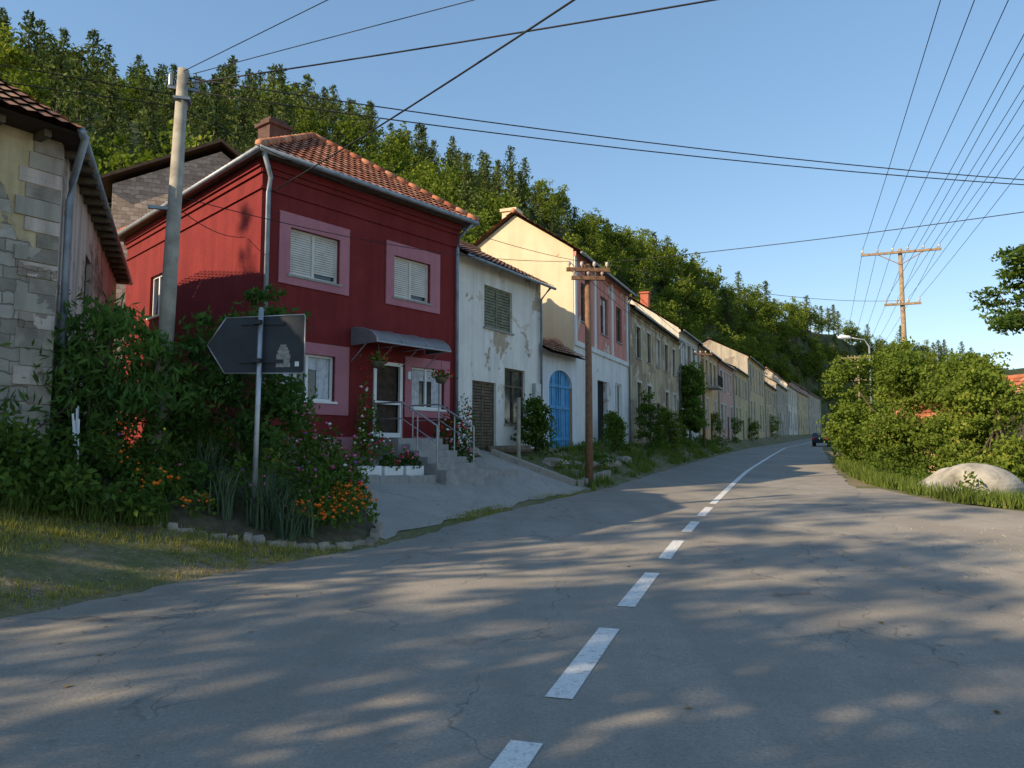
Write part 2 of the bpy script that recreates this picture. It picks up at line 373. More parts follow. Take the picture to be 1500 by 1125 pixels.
# ------------------------------------------------------------ vegetation generators
def leaf_quads(C,ln,wd,dirs=None,spread=1.0):
    n=len(C); a=rng.normal(size=(n,3)); 
    if dirs is not None: a=a*spread+dirs
    a/=np.linalg.norm(a,axis=1)[:,None]
    r=rng.normal(size=(n,3)); b_=np.cross(a,r); b_/=np.linalg.norm(b_,axis=1)[:,None]
    s=rng.uniform(.65,1.3,size=(n,1)); a=a*ln*.5*s; b_=b_*wd*.5*s
    V=np.stack([C-a,C+b_,C+a,C-b_],1).reshape(-1,3); F=np.arange(4*n).reshape(-1,4); return V,F
def merge(parts):
    V=[];F=[];mi=[];lv=[];b=0
    for (v,f,m_,l) in parts:
        v=np.asarray(v,dtype=float).reshape(-1,3); V.append(v)
        F+=[tuple(int(i)+b for i in q) for q in f]; mi+=[m_]*len(f); lv+=list(l) if hasattr(l,'__len__') else [l]*len(f); b+=len(v)
    return np.vstack(V),F,mi,lv
def clumps(lobes,ncl,per,csz,flat=.7):
    L=np.array([l[:4] for l in lobes],float); sq=np.array([l[4] if len(l)>4 else .85 for l in lobes])
    w=L[:,3]**2; idx=rng.choice(len(L),ncl,p=w/w.sum())
    d=rng.normal(size=(ncl,3)); d/=np.linalg.norm(d,axis=1)[:,None]
    r=L[idx,3]*rng.uniform(.45,1.05,ncl)
    cc=L[idx,:3]+d*r[:,None]*np.stack([np.ones(ncl),np.ones(ncl),sq[idx]],1)
    cs=csz*rng.uniform(.5,1.4,ncl)
    p=rng.normal(size=(ncl,per,3)); p/=np.linalg.norm(p,axis=2)[:,:,None]
    p*=rng.uniform(.2,1,size=(ncl,per,1))**.6
    P=cc[:,None,:]+p*cs[:,None,None]*np.array([1,1,flat])
    lv=np.clip(rng.uniform(.05,.8,ncl)[:,None]*.7+.45*rng.random((ncl,per))*.8+ .12*(p[:,:,2]),0,1)
    return P.reshape(-1,3),lv.reshape(-1),cc
def limbs(base,cc,n,r0,top):
    out=[]; b0=Vector(base)
    for c in cc[rng.choice(len(cc),min(n,len(cc)),replace=False)]:
        c=Vector(c); z=b0.z+(top-b0.z)*random.uniform(.35,.95); s=Vector((b0.x,b0.y,z))
        mid=s.lerp(c,.5)+Vector((random.uniform(-.1,.1),random.uniform(-.1,.1),-.06))*(c-s).length
        v,f=tube_vf([s,mid,c],[r0*.45,r0*.28,r0*.08],5,False); out.append((v,f,0,.5))
    return out
def tree_data(base,lobes,ncl,per,csz,ln,wd,r0,top,nl=14,dirs=None,flat=.7):
    P,lv,cc=clumps(lobes,ncl,per,csz,flat)
    dd=None if dirs is None else np.tile(np.array(dirs,float),(len(P),1))
    v,f=leaf_quads(P,ln,wd,dd); parts=[(v,f,1,lv)]
    b0=Vector(base); pts=[b0+Vector((0,0,-.3)),b0+Vector((.03,.02,(top-b0.z)*.4)),Vector((b0.x+.05,b0.y,top))]
    tv,tf=tube_vf(pts,[r0*1.25,r0*.85,r0*.3],8); parts.append((tv,tf,0,.5)); parts+=limbs(base,cc,nl,r0,top)
    return merge(parts)
def tree(name,*a,leaf='leaf',**k):
    V,F,mi,lv=tree_data(*a,**k); return mkobj(name,V,F,[M['twig'],M[leaf]],None,False,lv,mi)
def pine_data(h,R,seed):
    r=np.random.default_rng(seed); C=[];Dd=[];lv=[]; parts=[]
    z=h*.15
    while z<h:
        t=(z/h); rr=R*(1-t**1.9)**.85*r.uniform(.6,1.2)+.10
        for k_ in range(5):
            an=r.uniform(0,6.28); l=rr*r.uniform(.5,1.15); b_=r.uniform(.0,.7)
            nn=max(2,int(l/.32))
            for j in range(nn):
                q=(j+.6)/nn*l
                for _ in range(3):
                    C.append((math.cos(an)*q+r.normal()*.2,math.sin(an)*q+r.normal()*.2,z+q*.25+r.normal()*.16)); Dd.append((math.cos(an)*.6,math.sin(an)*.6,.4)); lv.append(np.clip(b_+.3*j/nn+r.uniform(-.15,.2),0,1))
        z+=r.uniform(.34,.55)
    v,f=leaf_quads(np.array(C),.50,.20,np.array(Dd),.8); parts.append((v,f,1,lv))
    tv,tf=tube_vf([(0,0,-1),(0,0,h*.5),(0,0,h*.97)],[.16,.1,.02],6); parts.append((tv,tf,0,.5))
    return merge(parts)
variants=[]
for i,(h,R) in enumerate(((8.8,2.3),(7.4,2.5),(9.9,2.1))):
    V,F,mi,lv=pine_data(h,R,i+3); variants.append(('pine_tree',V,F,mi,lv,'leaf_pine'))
for i in range(3):
    lob=[(random.uniform(-1.4,1.4),random.uniform(-1.4,1.4),random.uniform(2.6,6.2),random.uniform(1.4,2.3)) for _ in range(6)]
    V,F,mi,lv=tree_data((0,0,-.5),lob,80,24,.8,.33,.26,.16,5.5,8); variants.append(('broadleaf_tree',V,F,mi,lv,'leaf_decid'))

# ------------------------------------------------------------ hillside + forest
foot=np.array([(-90,-10),(-62,8),(-36,24),(-22,31),(-14,38),(-8,42),(-3,47),(3,55),(9,66),(20,90),(42,135),(78,205),(130,275),(230,330),(420,380)],float)
crest=np.array([(-150,60,50),(-105,92,54),(-80,108,57),(-54,125,59),(-30.7,130,58),(-16.5,135,51),(-1.3,140,48.5),(8,148,46),(16,155,43.5),(31.5,170,41),(57,200,39),(105,260,42),(163,330,43),(288,420,45),(500,480,40)],float)
def hillpt(a,b):
    i=np.arange(len(foot)); f=np.array([np.interp(a,i,foot[:,0]),np.interp(a,i,foot[:,1])]); c=np.array([np.interp(a,i,crest[:,q]) for q in range(3)])
    xy=f+(c[:2]-f)*b; z0=ground(*f)-.6; 
    if b<=1: z=z0+(c[2]-z0)*(b**.92)
    else: z=c[2]-(b-1)*40
    z+=math.sin(xy[0]*.11+1)*math.cos(xy[1]*.09)*1.6*min(1,b*3)
    return xy[0],xy[1],z
na,nb=113,30; V=[];F=[]
for i in range(na):
    for j in range(nb): V.append(hillpt(i/(na-1)*(len(foot)-1),j/(nb-1)*1.5))
for i in range(na-1):
    for j in range(nb-1): F.append((i*nb+j,(i+1)*nb+j,(i+1)*nb+j+1,i*nb+j+1))
mkobj('hillside',V,F,M['forest_floor'],None,True)
forest=empty('forest'); pts=[[] for _ in variants]; placed={}
def okpos(x,y,d):
    g=(int(x//4),int(y//4))
    for i in(-1,0,1):
        for j in(-1,0,1):
            for (px,py) in placed.get((g[0]+i,g[1]+j),[]):
                if (px-x)**2+(py-y)**2<d*d: return False
    placed.setdefault(g,[]).append((x,y)); return True
for it in range(15000):
    a=random.uniform(1,len(foot)-1.01) if it%2 else random.uniform(8.5,12.6)
    b_=random.uniform(0.02,1.06); x,y,z=hillpt(a,b_)
    kx=x/max(y,1)
    if kx<-1.0 or kx>.62: continue
    if not okpos(x,y,3.9): continue
    nzv=math.sin(x*.06+2)+math.cos(y*.07-1)+random.uniform(-.4,.4)
    if a<4.3: pine=b_>.22+.06*nzv and random.random()<.85
    elif a<6.2: pine=b_>.5+.12*nzv
    else: pine=(nzv>1.0 and b_>.5) or (b_>.85 and random.random()<.3)
    if random.random()<.06: pine=not pine
    v=random.randrange(3)+(0 if pine else 3)
    s=random.uniform(.65,1.2)*(1 if pine else .98)
    if y>150: s*=1.2
    pts[v].append((x,y,z,s))
for (nm,V,F,mi,lv,lm),pl in zip(variants,pts):
    if not pl: continue
    IV=[];IF=[]
    for (x,y,z,s) in pl:
        an=random.uniform(0,6.28); b=len(IV)
        for q in range(4): IV.append((x+s*.7071*math.cos(an+q*math.pi/2),y+s*.7071*math.sin(an+q*math.pi/2),z))
        IF.append((b,b+1,b+2,b+3))
    ins=mkobj('forest_patch',IV,IF,M['forest_floor'],forest)
    ins.instance_type='FACES'; ins.use_instance_faces_scale=True; ins.instance_faces_scale=1.0; ins.show_instancer_for_render=False; ins.show_instancer_for_viewport=False
    mkobj(nm,V,F,[M['twig'],M[lm]],ins,False,lv,mi)

# ------------------------------------------------------------ RED HOUSE
PL=(-5.60,16.41); PR=(-1.58,21.5); PB=(-12.0,23.0); PC=(PR[0]+PB[0]-PL[0],PR[1]+PB[1]-PL[1])
H=House('red_house'); fr=Fr(PL,(PR[0]-PL[0],PR[1]-PL[1])); Lr=math.hypot(PR[0]-PL[0],PR[1]-PL[1]); ZT=7.97
wl=H.p('walls','red')
up1=(.755,2.185,5.46,6.57); up2=(3.98,5.34,5.46,6.57); lo1=(.62,2.11,2.585,3.68); lo2=(4.66,5.93,2.54,3.66); dr=(3.33,4.32,1.75,3.70)
wall(wl,fr,Lr,.3,ZT,[up1,up2,lo1,lo2,dr])
fs=Fr(PB,(PL[0]-PB[0],PL[1]-PB[1])); Ls=math.hypot(PL[0]-PB[0],PL[1]-PB[1])
sw=(7.0,8.1,2.7,4.3); sw2=(2.2,3.2,5.2,6.4)
wall(wl,fs,Ls,.3,ZT,[sw,sw2]); win(H,fs,sw,'plain',fm='white'); win(H,fs,sw2,'plain',fm='white')
fb=Fr(PR,(PC[0]-PR[0],PC[1]-PR[1])); wall(wl,fb,Ls,.3,ZT,[]); fbb=Fr(PC,(PB[0]-PC[0],PB[1]-PC[1])); wall(wl,fbb,Lr,.3,ZT,[])
pk=H.p('pink_window_surrounds','pink')
def surround(h,f,p,o=.035):
    a,b_,c,d_=h; A,B,C_,D_=f
    p.box(fr,A,a,0.003,o,C_,D_); p.box(fr,b_,B,0.003,o,C_,D_); p.box(fr,a,b_,0.003,o,C_,c); p.box(fr,a,b_,0.003,o,d_,D_)
surround(up1,(.46,2.48,5.23,6.90),pk); surround(up2,(3.70,5.72,5.23,6.92),pk)
surround(lo1,(.40,2.53,2.27,3.95),pk); surround(lo2,(4.42,6.15,2.30,3.92),pk)
win(H,fr,up1,'roller',fm='shutter'); win(H,fr,up2,'roller',fm='shutter')
win(H,fr,lo1,'curtain',fm='white',cols=2); win(H,fr,lo2,'curtain',fm='white',cols=2)
cn=H.p('cornice','red')
for f_,L_ in ((fr,Lr),(fs,Ls)):
    cn.box(f_,-.05,L_+.05,.003,.10,7.78,7.96); cn.box(f_,-.03,L_+.03,.002,.05,7.66,7.778); cn.box(f_,-.03,L_+.03,.002,.045,7.28,7.34)
H.p('plinth','pink').box(fr,0,2.9,.003,.05,.6,1.75); H.p('plinth','pink').box(fr,4.75,Lr,.003,.05,.6,1.78)
win(H,fr,dr,'hole')
d=H.p('storm_door','white')
a,b_,c,d_=dr
d.box(fr,a,a+.09,-.03,.045,c,d_); d.box(fr,b_-.09,b_,-.03,.045,c,d_); d.box(fr,a+.09,b_-.09,-.03,.045,d_-.09,d_); d.box(fr,a+.09,b_-.09,-.028,.043,c,c+.12); d.box(fr,a+.09,b_-.09,-.02,.04,c+.85,c+.93)
H.p('inner_door','wood_dark').box(fr,a+.09,b_-.09,-.12,-.09,c,d_)
aw=H.p('awning','awning',True); n=10; V=[]; AE=5.15; A0=2.55
for i in range(n+1):
    t=i/n; an=t*math.pi/2; o=.05+.95*math.sin(an); z=4.02+.42*math.cos(an)
    V+=[fr.w(A0,o,z),fr.w(AE,o,z)]
F=[(2*i,2*i+1,2*i+3,2*i+2) for i in range(n)]; aw.add(V,F)
for s in (A0,AE):
    aw.add([fr.w(s,.05,4.02)]+[fr.w(s,.05+.95*math.sin(i/n*math.pi/2),4.02+.42*math.cos(i/n*math.pi/2)) for i in range(n+1)],[tuple(range(n+2))])
ab=H.p('awning_frame','metal')
for s in (A0+.03,A0+.87,A0+1.73,AE-.03):
    ab.tube([fr.w(s,.05,4.02),fr.w(s,.99,4.03)],.018); ab.tube([fr.w(s,.05,3.62),fr.w(s,.6,4.02)],.014)
    ab.tube([fr.w(s,.06+.95*math.sin(i/8*math.pi/2),4.025+.42*math.cos(i/8*math.pi/2)) for i in range(9)],.012,5)
ab.tube([fr.w(A0,1.0,4.03),fr.w(AE,1.0,4.03)],.02)
stp=H.p('steps','step')
stp.box(fr,3.15,4.7,.05,1.15,.6,1.72)
for i in range(5): stp.box(fr,3.25,4.6,1.15+.3*i,1.45+.3*i+.002*i,.3,1.57-.15*i)
rl=H.p('railings','metal')
for s in (3.3,4.6):
    rl.tube([fr.w(s,.1,2.6),fr.w(s,1.1,2.6),fr.w(s,2.3,2.0)],.022)
    rl.tube([fr.w(s,.1,2.2),fr.w(s,1.1,2.2),fr.w(s,2.3,1.6)],.013)
    for o,zt,zb in ((.15,2.6,1.7),(1.1,2.6,1.7),(1.65,2.33,1.4),(2.3,2.0,.9)): rl.tube([fr.w(s,o,zb),fr.w(s,o,zt)],.018)
cen=Vector(((PL[0]+PC[0])/2,(PL[1]+PC[1])/2,0))
def ex(P,k=.42):
    v=Vector((P[0],P[1],0))-cen; l=v.length; v*=(l+k*1.4)/l; return (cen.x+v.x,cen.y+v.y)
A,B,C_,D_=[Vector((*ex(P),8.02)) for P in (PL,PR,PC,PB)]
mf=(A+B)/2; mb=(C_+D_)/2; R1=mf.lerp(mb,.36); R2=mf.lerp(mb,.64); R1.z=R2.z=10.5
rt=H.p('roof_tiles','tile',True)
tiles(rt,A,B,R1,R1); tiles(rt,D_,A,R1,R2); tiles(rt,B,C_,R2,R1); tiles(rt,C_,D_,R2,R2)
und=H.p('eave_soffit','wood'); und.quad(*[p-Vector((0,0,.03)) for p in (A,B,C_,D_)])
gt=H.p('gutters','gutter',True)
for p,q in ((A,B),(D_,A),(B,C_)): gt.tube([p+Vector((0,0,-.02)),q+Vector((0,0,-.02))],.065,10)
rc=H.p('ridge_tiles','tile',True)
for p,q in ((A,R1),(B,R1),(R1,R2),(C_,R2),(D_,R2)):
    nseg=int((q-p).length/.38)
    for i in range(nseg):
        a_=p.lerp(q,i/nseg)+Vector((0,0,.05)); b2=p.lerp(q,(i+1.08)/nseg)+Vector((0,0,.06)); rc.add(*tube_vf([a_,b2],[.115,.085],8))
gt.tube([A+Vector((0.05,.05,0)),fr.w(.1,.16,7.55),fr.w(.1,.1,7.2),fr.w(.1,.1,.8)],.055)
gt.tube([B+Vector((-.1,-.1,0)),fr.w(Lr-.12,.16,7.55),fr.w(Lr-.12,.1,7.2),fr.w(Lr-.12,.1,1.1)],.05)
ch=H.p('chimney','chim'); cf=Fr((-7.1,21.7),fr.d); ch.box(cf,-.35,.35,-.3,.3,8.8,10.95); ch.box(cf,-.42,.42,-.37,.37,10.95,11.05); ch.box(cf,-.3,.3,-.25,.25,11.05,11.2)
H.p('door_lamp','lampw').box(fr,4.45,4.55,.0,.12,3.3,3.5)
H.done()
def oct_blobs(part,P,r):
    for p in P:
        rr=r*random.uniform(.7,1.25); x,y,z=p
        v=[(x+rr,y,z),(x,y+rr,z),(x-rr,y,z),(x,y-rr,z),(x,y,z+rr*.8),(x,y,z-rr*.8)]
        for i,q in enumerate(v): v[i]=tuple(c+random.uniform(-.2,.2)*rr for c in q)
        part.add(v,[(0,1,4),(1,2,4),(2,3,4),(3,0,4),(1,0,5),(2,1,5),(3,2,5),(0,3,5)])
def basket(pos):
    r=empty('hanging_flower_basket'); pb=Part('basket_bowl','wood',True); x,y,z=pos
    pb.tube([(x,y,z-.16),(x,y,z-.12),(x,y,z)],[.07,.14,.17],12); pb.tube([(x,y,z),(x,y,z+.45)],.006,4); pb.build(r)
    P=np.array(pos)+rng.normal(size=(160,3))*np.array([.13,.13,.08])+np.array([0,0,.04]); v,f=leaf_quads(P,.09,.05)
    mkobj('basket_leaves',v,f,M['leaf'],r,False,rng.random(len(f)))
    fl=Part('basket_flowers','f_red'); oct_blobs(fl,(np.array(pos)+rng.normal(size=(28,3))*np.array([.15,.15,.09])+np.array([0,0,.06])).tolist(),.03); fl.build(r)
basket(fr.w(2.7,.9,3.55)); basket(fr.w(5.05,.75,3.35))

# ------------------------------------------------------------ generic house
def gable_house(name,P0,d,L,depth,zb,zt,rh,wm,rm,holes,style='wood',fm='wood_dark',sidem=None,up=None,split=None,ov=.35,sub=2,chim=None,cw=.25,build=True,cornice=None):
    H=House(name); fr=Fr(P0,d); sm=sidem or wm
    wall(H.p('front_wall',wm),fr,L,zb,zt,holes,split=split,part2=H.p('upper_wall',up) if up else None)
    for h in holes:
        st=h[4] if len(h)>4 else style; f_=h[5] if len(h)>5 else fm
        win(H,fr,h,st,fm=f_,sill=(h[2]>zb+1.2))
    ws=H.p('side_walls',sm)
    zr=zt+rh
    for s in (0,L):
        ws.quad(fr.w(s,0,zb),fr.w(s,-depth,zb),fr.w(s,-depth,zt),fr.w(s,-depth/2,zr-.06),fr.w(s,0,zt))
    ws.quad(fr.w(0,-depth,zb),fr.w(L,-depth,zb),fr.w(L,-depth,zt),fr.w(0,-depth,zt))
    sl=rh/(depth/2); g=.18
    e0=zt-sl*ov
    rt=H.p('roof_tiles',rm,True)
    tiles(rt,fr.w(-g,ov,e0+.05),fr.w(L+g,ov,e0+.05),fr.w(L+g,-depth/2,zr+.05),fr.w(-g,-depth/2,zr+.05),cw,.33,sub)
    tiles(rt,fr.w(L+g,-depth-ov,e0+.05),fr.w(-g,-depth-ov,e0+.05),fr.w(-g,-depth/2,zr+.05),fr.w(L+g,-depth/2,zr+.05),cw,.33,sub)
    u=H.p('roof_boards','wood_dark')
    u.quad(fr.w(-g,ov,e0),fr.w(L+g,ov,e0),fr.w(L+g,-depth/2,zr),fr.w(-g,-depth/2,zr)); u.quad(fr.w(L+g,-depth-ov,e0),fr.w(-g,-depth-ov,e0),fr.w(-g,-depth/2,zr),fr.w(L+g,-depth/2,zr))
    H.p('ridge_tiles',rm,True).tube([fr.w(-g,-depth/2,zr+.1),fr.w(L+g,-depth/2,zr+.1)],.1)
    gg=H.p('gutter','gutter',True); gg.tube([fr.w(-g,ov+.05,e0),fr.w(L+g,ov+.05,e0)],.05,8)
    gg.tube([fr.w(L-.15,ov+.04,e0),fr.w(L-.15,.1,e0-.4),fr.w(L-.15,.1,zb)],.045)
    if cornice: H.p('cornice',cornice).box(fr,0,L,.003,.12,zt-.3,zt-.12)
    if chim:
        for (s,o,hh,mm) in chim:
            H.p('chimney',mm).box(fr,s-.3,s+.3,-o-.3,-o+.3,zt,zr+hh); H.p('chimney',mm).box(fr,s-.37,s+.37,-o-.37,-o+.37,zr+hh,zr+hh+.12)
    if build: H.done()
    return H,fr
H,fw=gable_house('old_white_house',(-1.62,21.95),(.508,.861),5.2,5.5,.8,7.35,1.5,'white_old','tile_old',
  [(1.48,3.2,5.25,6.6,'slats','shutter2'),(.82,2.19,1.4,3.53,'slats','wood'),(2.72,4.05,2.26,4.08,'wood','wood')],chim=None,build=False,ov=.45,sub=3)
H.p('meter_box','metal').box(fw,4.55,4.95,.0,.14,3.1,3.7)
f2=H.p('annex_wall','bluewhite'); Lb0,Lb1=5.2,8.1
gs0,gs1,gzt,gzs=5.85,7.75,4.35,3.75
f2.quad(fw.w(Lb0,-.02,.8),fw.w(gs0,-.02,.8),fw.w(gs0,-.02,5.0),fw.w(Lb0,-.02,5.0)); f2.quad(fw.w(gs1,-.02,.8),fw.w(Lb1,-.02,.8),fw.w(Lb1,-.02,5.0),fw.w(gs1,-.02,5.0))
n=16; arc=[]
for i in range(n+1):
    an=math.pi*i/n; arc.append(((gs0+gs1)/2-(gs1-gs0)/2*math.cos(an),gzs+(gzt-gzs)*math.sin(an)))
for i in range(n):
    (a,z0),(b_,z1)=arc[i],arc[i+1]
    f2.quad(fw.w(a,-.02,z0),fw.w(b_,-.02,z1),fw.w(b_,-.02,5.0),fw.w(a,-.02,5.0)); f2.quad(fw.w(a,-.02,z0),fw.w(a,-.2,z0),fw.w(b_,-.2,z1),fw.w(b_,-.02,z1))
bd=H.p('blue_arched_gate','blue'); nb_=10
for i in range(nb_):
    a=gs0+(gs1-gs0)*i/nb_; b_=gs0+(gs1-gs0)*(i+1)/nb_; zt_=lambda s: gzs+(gzt-gzs)*math.sqrt(max(0,1-((s-(gs0+gs1)/2)/((gs1-gs0)/2))**2))
    o=-.12-.012*(i%2); bd.quad(fw.w(a+.006,o,1.3),fw.w(b_-.006,o,1.3),fw.w(b_-.006,o,zt_(b_-.006)),fw.w(a+.006,o,zt_(a+.006)))
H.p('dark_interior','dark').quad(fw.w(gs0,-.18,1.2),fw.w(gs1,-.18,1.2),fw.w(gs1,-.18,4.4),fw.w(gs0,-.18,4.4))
for z in (1.75,2.9,3.7): bd.box(fw,gs0+.08,gs1-.08,-.12,-.085,z,z+.12)
bd.box(fw,(gs0+gs1)/2-.03,(gs0+gs1)/2+.03,-.12,-.08,1.35,4.3)
tiles(H.p('annex_roof','tile_old',True),fw.w(Lb0-.1,.5,4.85),fw.w(Lb1+.1,.5,4.85),fw.w(Lb1+.1,-1.2,5.75),fw.w(Lb0-.1,-1.2,5.75),.25,.33,3)
H.p('annex_roof_boards','wood_dark').quad(fw.w(Lb0-.1,.5,4.8),fw.w(Lb1+.1,.5,4.8),fw.w(Lb1+.1,-1.2,5.7),fw.w(Lb0-.1,-1.2,5.7))
H.done()
def grid_holes(L,cols,z0,z1,w=1.0,st='wood',fm='wood_dark',m0=.8,skip=()):
    out=[]
    for i in range(cols):
        if i in skip: continue
        c=m0+(L-2*m0)*(i+.5)/cols
        s_,f_=(st,fm) if st!='mix' else random.choice([('wood','wood'),('wood','wood_dark'),('slats','shutter2'),('slats','wood'),('curtain','white'),('plain','white'),('roller','shutter'),('hole','wood')])
        w_=w*random.uniform(.9,1.1); out.append((c-w_/2,c+w_/2,z0,z1,s_,f_))
    return out
H,f3=gable_house('salmon_house',(2.42,29.2),(.383,.924),8.9,5.0,.8,9.35,1.7,'pinkhouse_low','tile',
 [(1.0,2.2,6.6,8.2,'wood','wood'),(3.9,5.1,6.5,8.2,'curtain','wood'),(6.6,7.7,6.5,8.2,'wood','wood'),(3.3,4.9,1.7,4.4,'hole','wood'),(6.3,7.5,2.7,4.5,'plain','white')],
 sidem='cream',up='pinkhouse_up',split=5.6,chim=[(.6,2.9,.25,'cream'),(5.5,3.2,.5,'chim2')],build=False,sub=3,cornice='pinkhouse_up')
H.p('floor_band','pinkhouse_low').box(f3,0,8.9,.003,.08,5.5,5.7)
for s in (.15,2.9,5.75,8.6): H.p('pilasters','pinkhouse_low').box(f3,s-.13,s+.13,.003,.07,5.7,9.05)
H.done()
def gz(P): return ground(*P)
def row(name,P0,d,L,zt,rh,wm,rm,cols,fm='wood_dark',sidem=None,depth=7,balc=False,chim=None,up=None,st='mix',split=None):
    zb=gz(P0)-1; g=gz(P0)+.05; mid=(g+zt)/2+.2
    hs=grid_holes(L,cols,mid+.75,zt-.85,1.05,st,fm)+grid_holes(L,cols,g+1.1,mid-.55,1.05,st,fm,skip=(cols//2,))
    i=cols//2; c=.8+(L-1.6)*(i+.5)/cols; hs.append((c-.55,c+.55,g,g+2.3,'slats','wood_dark'))
    H,f=gable_house(name,P0,d,L,depth,zb,zt,rh,wm,rm,hs,sidem=sidem,chim=chim,build=False,up=up,split=split,cornice=wm)
    for h in hs[:-1]:
        sr=H.p('window_surrounds','offwhite'); a,b_,c0,d0=h[:4]
        sr.box(f,a-.12,a,.003,.04,c0,d0+.14); sr.box(f,b_,b_+.12,.003,.04,c0,d0+.14); sr.box(f,a,b_,.003,.04,d0,d0+.14)
    if balc:
        c=L*.5; b=H.p('balcony','step'); b.box(f,c-1.4,c+1.4,0,1.0,mid+.35,mid+.5)
        rl=H.p('balcony_railing','wire')
        for i in range(15): rl.box(f,c-1.4+.2*i-.012,c-1.4+.2*i+.012,.95,.974,mid+.5,mid+1.4)
        rl.box(f,c-1.4,c+1.4,.94,.98,mid+1.4,mid+1.44)
        for o in (.2,.45,.7):
            for s in (c-1.4,c+1.38): rl.box(f,s,s+.02,o,o+.02,mid+.5,mid+1.4)
    H.done(); return f.w(L+.15,0,0)[:2]
P=row('beige_house',(5.95,37.9),(.385,.925),14.3,8.75,1.7,'beige','tile_dark',5,depth=6)
P=row('white_gabled_house',(11.75,52.4),(.40,.919),7.5,9.9,2.4,'offwhite','tile',3,depth=7,chim=[(1.0,2.6,.4,'chim2')])
P=row('ochre_house',P,(.40,.919),10.5,9.7,1.8,'ochre','tile_old',4,balc=True)
P=row('rosy_house',P,(.415,.912),9.5,9.6,1.8,'rosy','tile_old',4)
P=row('yellow_house',P,(.415,.912),12,9.9,1.6,'yellowish','tile_dark',4)
P=row('tall_cream_house',P,(.42,.91),17,12.4,2.3,'yellowish','tile_dark',5,sidem='greyish',depth=9)
P=row('grey_house',P,(.42,.91),16,10.6,2.2,'beige','tile_old',5)
P=row('cream_row_house',P,(.43,.905),18,11.8,2.2,'greyish','tile_old',5)
P=row('red_roof_house',P,(.44,.9),18,13.0,3.0,'offwhite','tile',5)
P=row('end_house',P,(.46,.89),20,13.0,2.5,'yellowish','tile',5)
P=row('last_house',P,(.47,.88),26,14.0,2.5,'greyish','tile_old',6)

# ------------------------------------------------------------ LEFT STONE HOUSE
H=House('old_stone_house'); Cn=(-6.8,11.0)
ff=Fr((-6.8-.552*5.5,11-.834*5.5),(.552,.834)); Lf=5.5
fh=[(1.2,2.3,2.6,4.3)]
wall(H.p('front_wall','stonewall'),ff,Lf,.2,6.15,fh); win(H,ff,fh[0],'wood')
fsd=Fr(Cn,(-.40,.917)); 
sh=[(3.4,4.3,3.5,5.2,'slats','wood_dark'),(7.4,8.2,3.5,5.1,'slats','wood_dark')]
wall(H.p('side_wall','sidewall'),fsd,10.2,.2,6.15,sh)
for h in sh: win(H,fsd,h,'slats')
B1=fsd.w(10.2,0,0); B0=ff.w(0,0,0); B2=(B1[0]-5.5*.834-1.2,B1[1]-2.5,0); 
bw=H.p('back_walls','sidewall')
bw.quad((B1[0],B1[1],.2),(B2[0],B2[1],.2),(B2[0],B2[1],6.15),(B1[0],B1[1],6.15)); bw.quad((B2[0],B2[1],.2),(B0[0],B0[1],.2),(B0[0],B0[1],6.15),(B2[0],B2[1],6.15))
z=.7; i=0
while z<5.9:
    q=H.p('corner_quoins',('stone','sidewall','greyish')[i%3]); hq=random.uniform(.2,.3); w1=random.uniform(.28,.6)
    q.box(ff,Lf-w1,Lf+.02,-.02,.012+random.random()*.02,z,z+hq-.015); z+=hq; i+=1
cen=Vector(((Cn[0]+B2[0])/2,(Cn[1]+B2[1])/2,0))
pts4=[]
for p in (B0,Cn,B1,B2):
    v=Vector((p[0],p[1],0))-cen; v*=(v.length+.6)/v.length; pts4.append(Vector((cen.x+v.x,cen.y+v.y,6.12)))
a0,a1,a2,a3=pts4; m1=(a0+a1)/2; m2=(a2+a3)/2; R1=m1.lerp(m2,.3); R2=m1.lerp(m2,.7); R1.z=R2.z=8.3
rt=H.p('roof_tiles','tile_old',True); tiles(rt,a0,a1,R1,R1); tiles(rt,a1,a2,R2,R1); tiles(rt,a2,a3,R2,R2); tiles(rt,a3,a0,R1,R2)
H.p('eave_boards','wood_dark').quad(*[p-Vector((0,0,.04)) for p in pts4])
rf=H.p('rafter_ends','wood')
for i in range(9): rf.box(ff,.3+.6*i,.4+.6*i,.0,.34,5.98,6.08)
for i in range(17): rf.box(fsd,.3+.6*i,.4+.6*i,.0,.34,5.98,6.08)
g=H.p('gutters','gutter',True); g.tube([a1+Vector((0,0,0)),a2],.06)
g.tube([a1+Vector((-.05,.2,0)),fsd.w(.35,.12,5.6),fsd.w(.35,.09,5.3),fsd.w(.35,.09,1.0)],.055)
H.done()
# ------------------------------------------------------------ HOLLOW BRICK HOUSE BEHIND
H=House('unfinished_brick_house'); P0=(-17.2,31.5); fx=Fr(P0,(.86,.30)); Lx=7.2; Dx=8; dz=.9
br=H.p('brick_walls','brick')
br.quad(fx.w(0,0,2),fx.w(Lx,0,2),fx.w(Lx,0,11.7+dz),fx.w(Lx*.6,0,13.9+dz),fx.w(0,0,11.9+dz)); br.quad(fx.w(0,0,2),fx.w(0,0,11.9+dz),fx.w(0,-Dx,11.9+dz),fx.w(0,-Dx,2)); br.quad(fx.w(Lx,0,2),fx.w(Lx,-Dx,2),fx.w(Lx,-Dx,11.7+dz),fx.w(Lx,0,11.7+dz))
rt=H.p('roof_sheets','wood_dark')
def slab(p,A_,B_,C2,D2,t=.14):
    top=[tuple(x) for x in (A_,B_,C2,D2)]; bot=[(x,y,z-t) for x,y,z in top]
    p.add(top+bot,[(0,1,2,3),(7,6,5,4),(0,4,5,1),(1,5,6,2),(2,6,7,3),(3,7,4,0)])
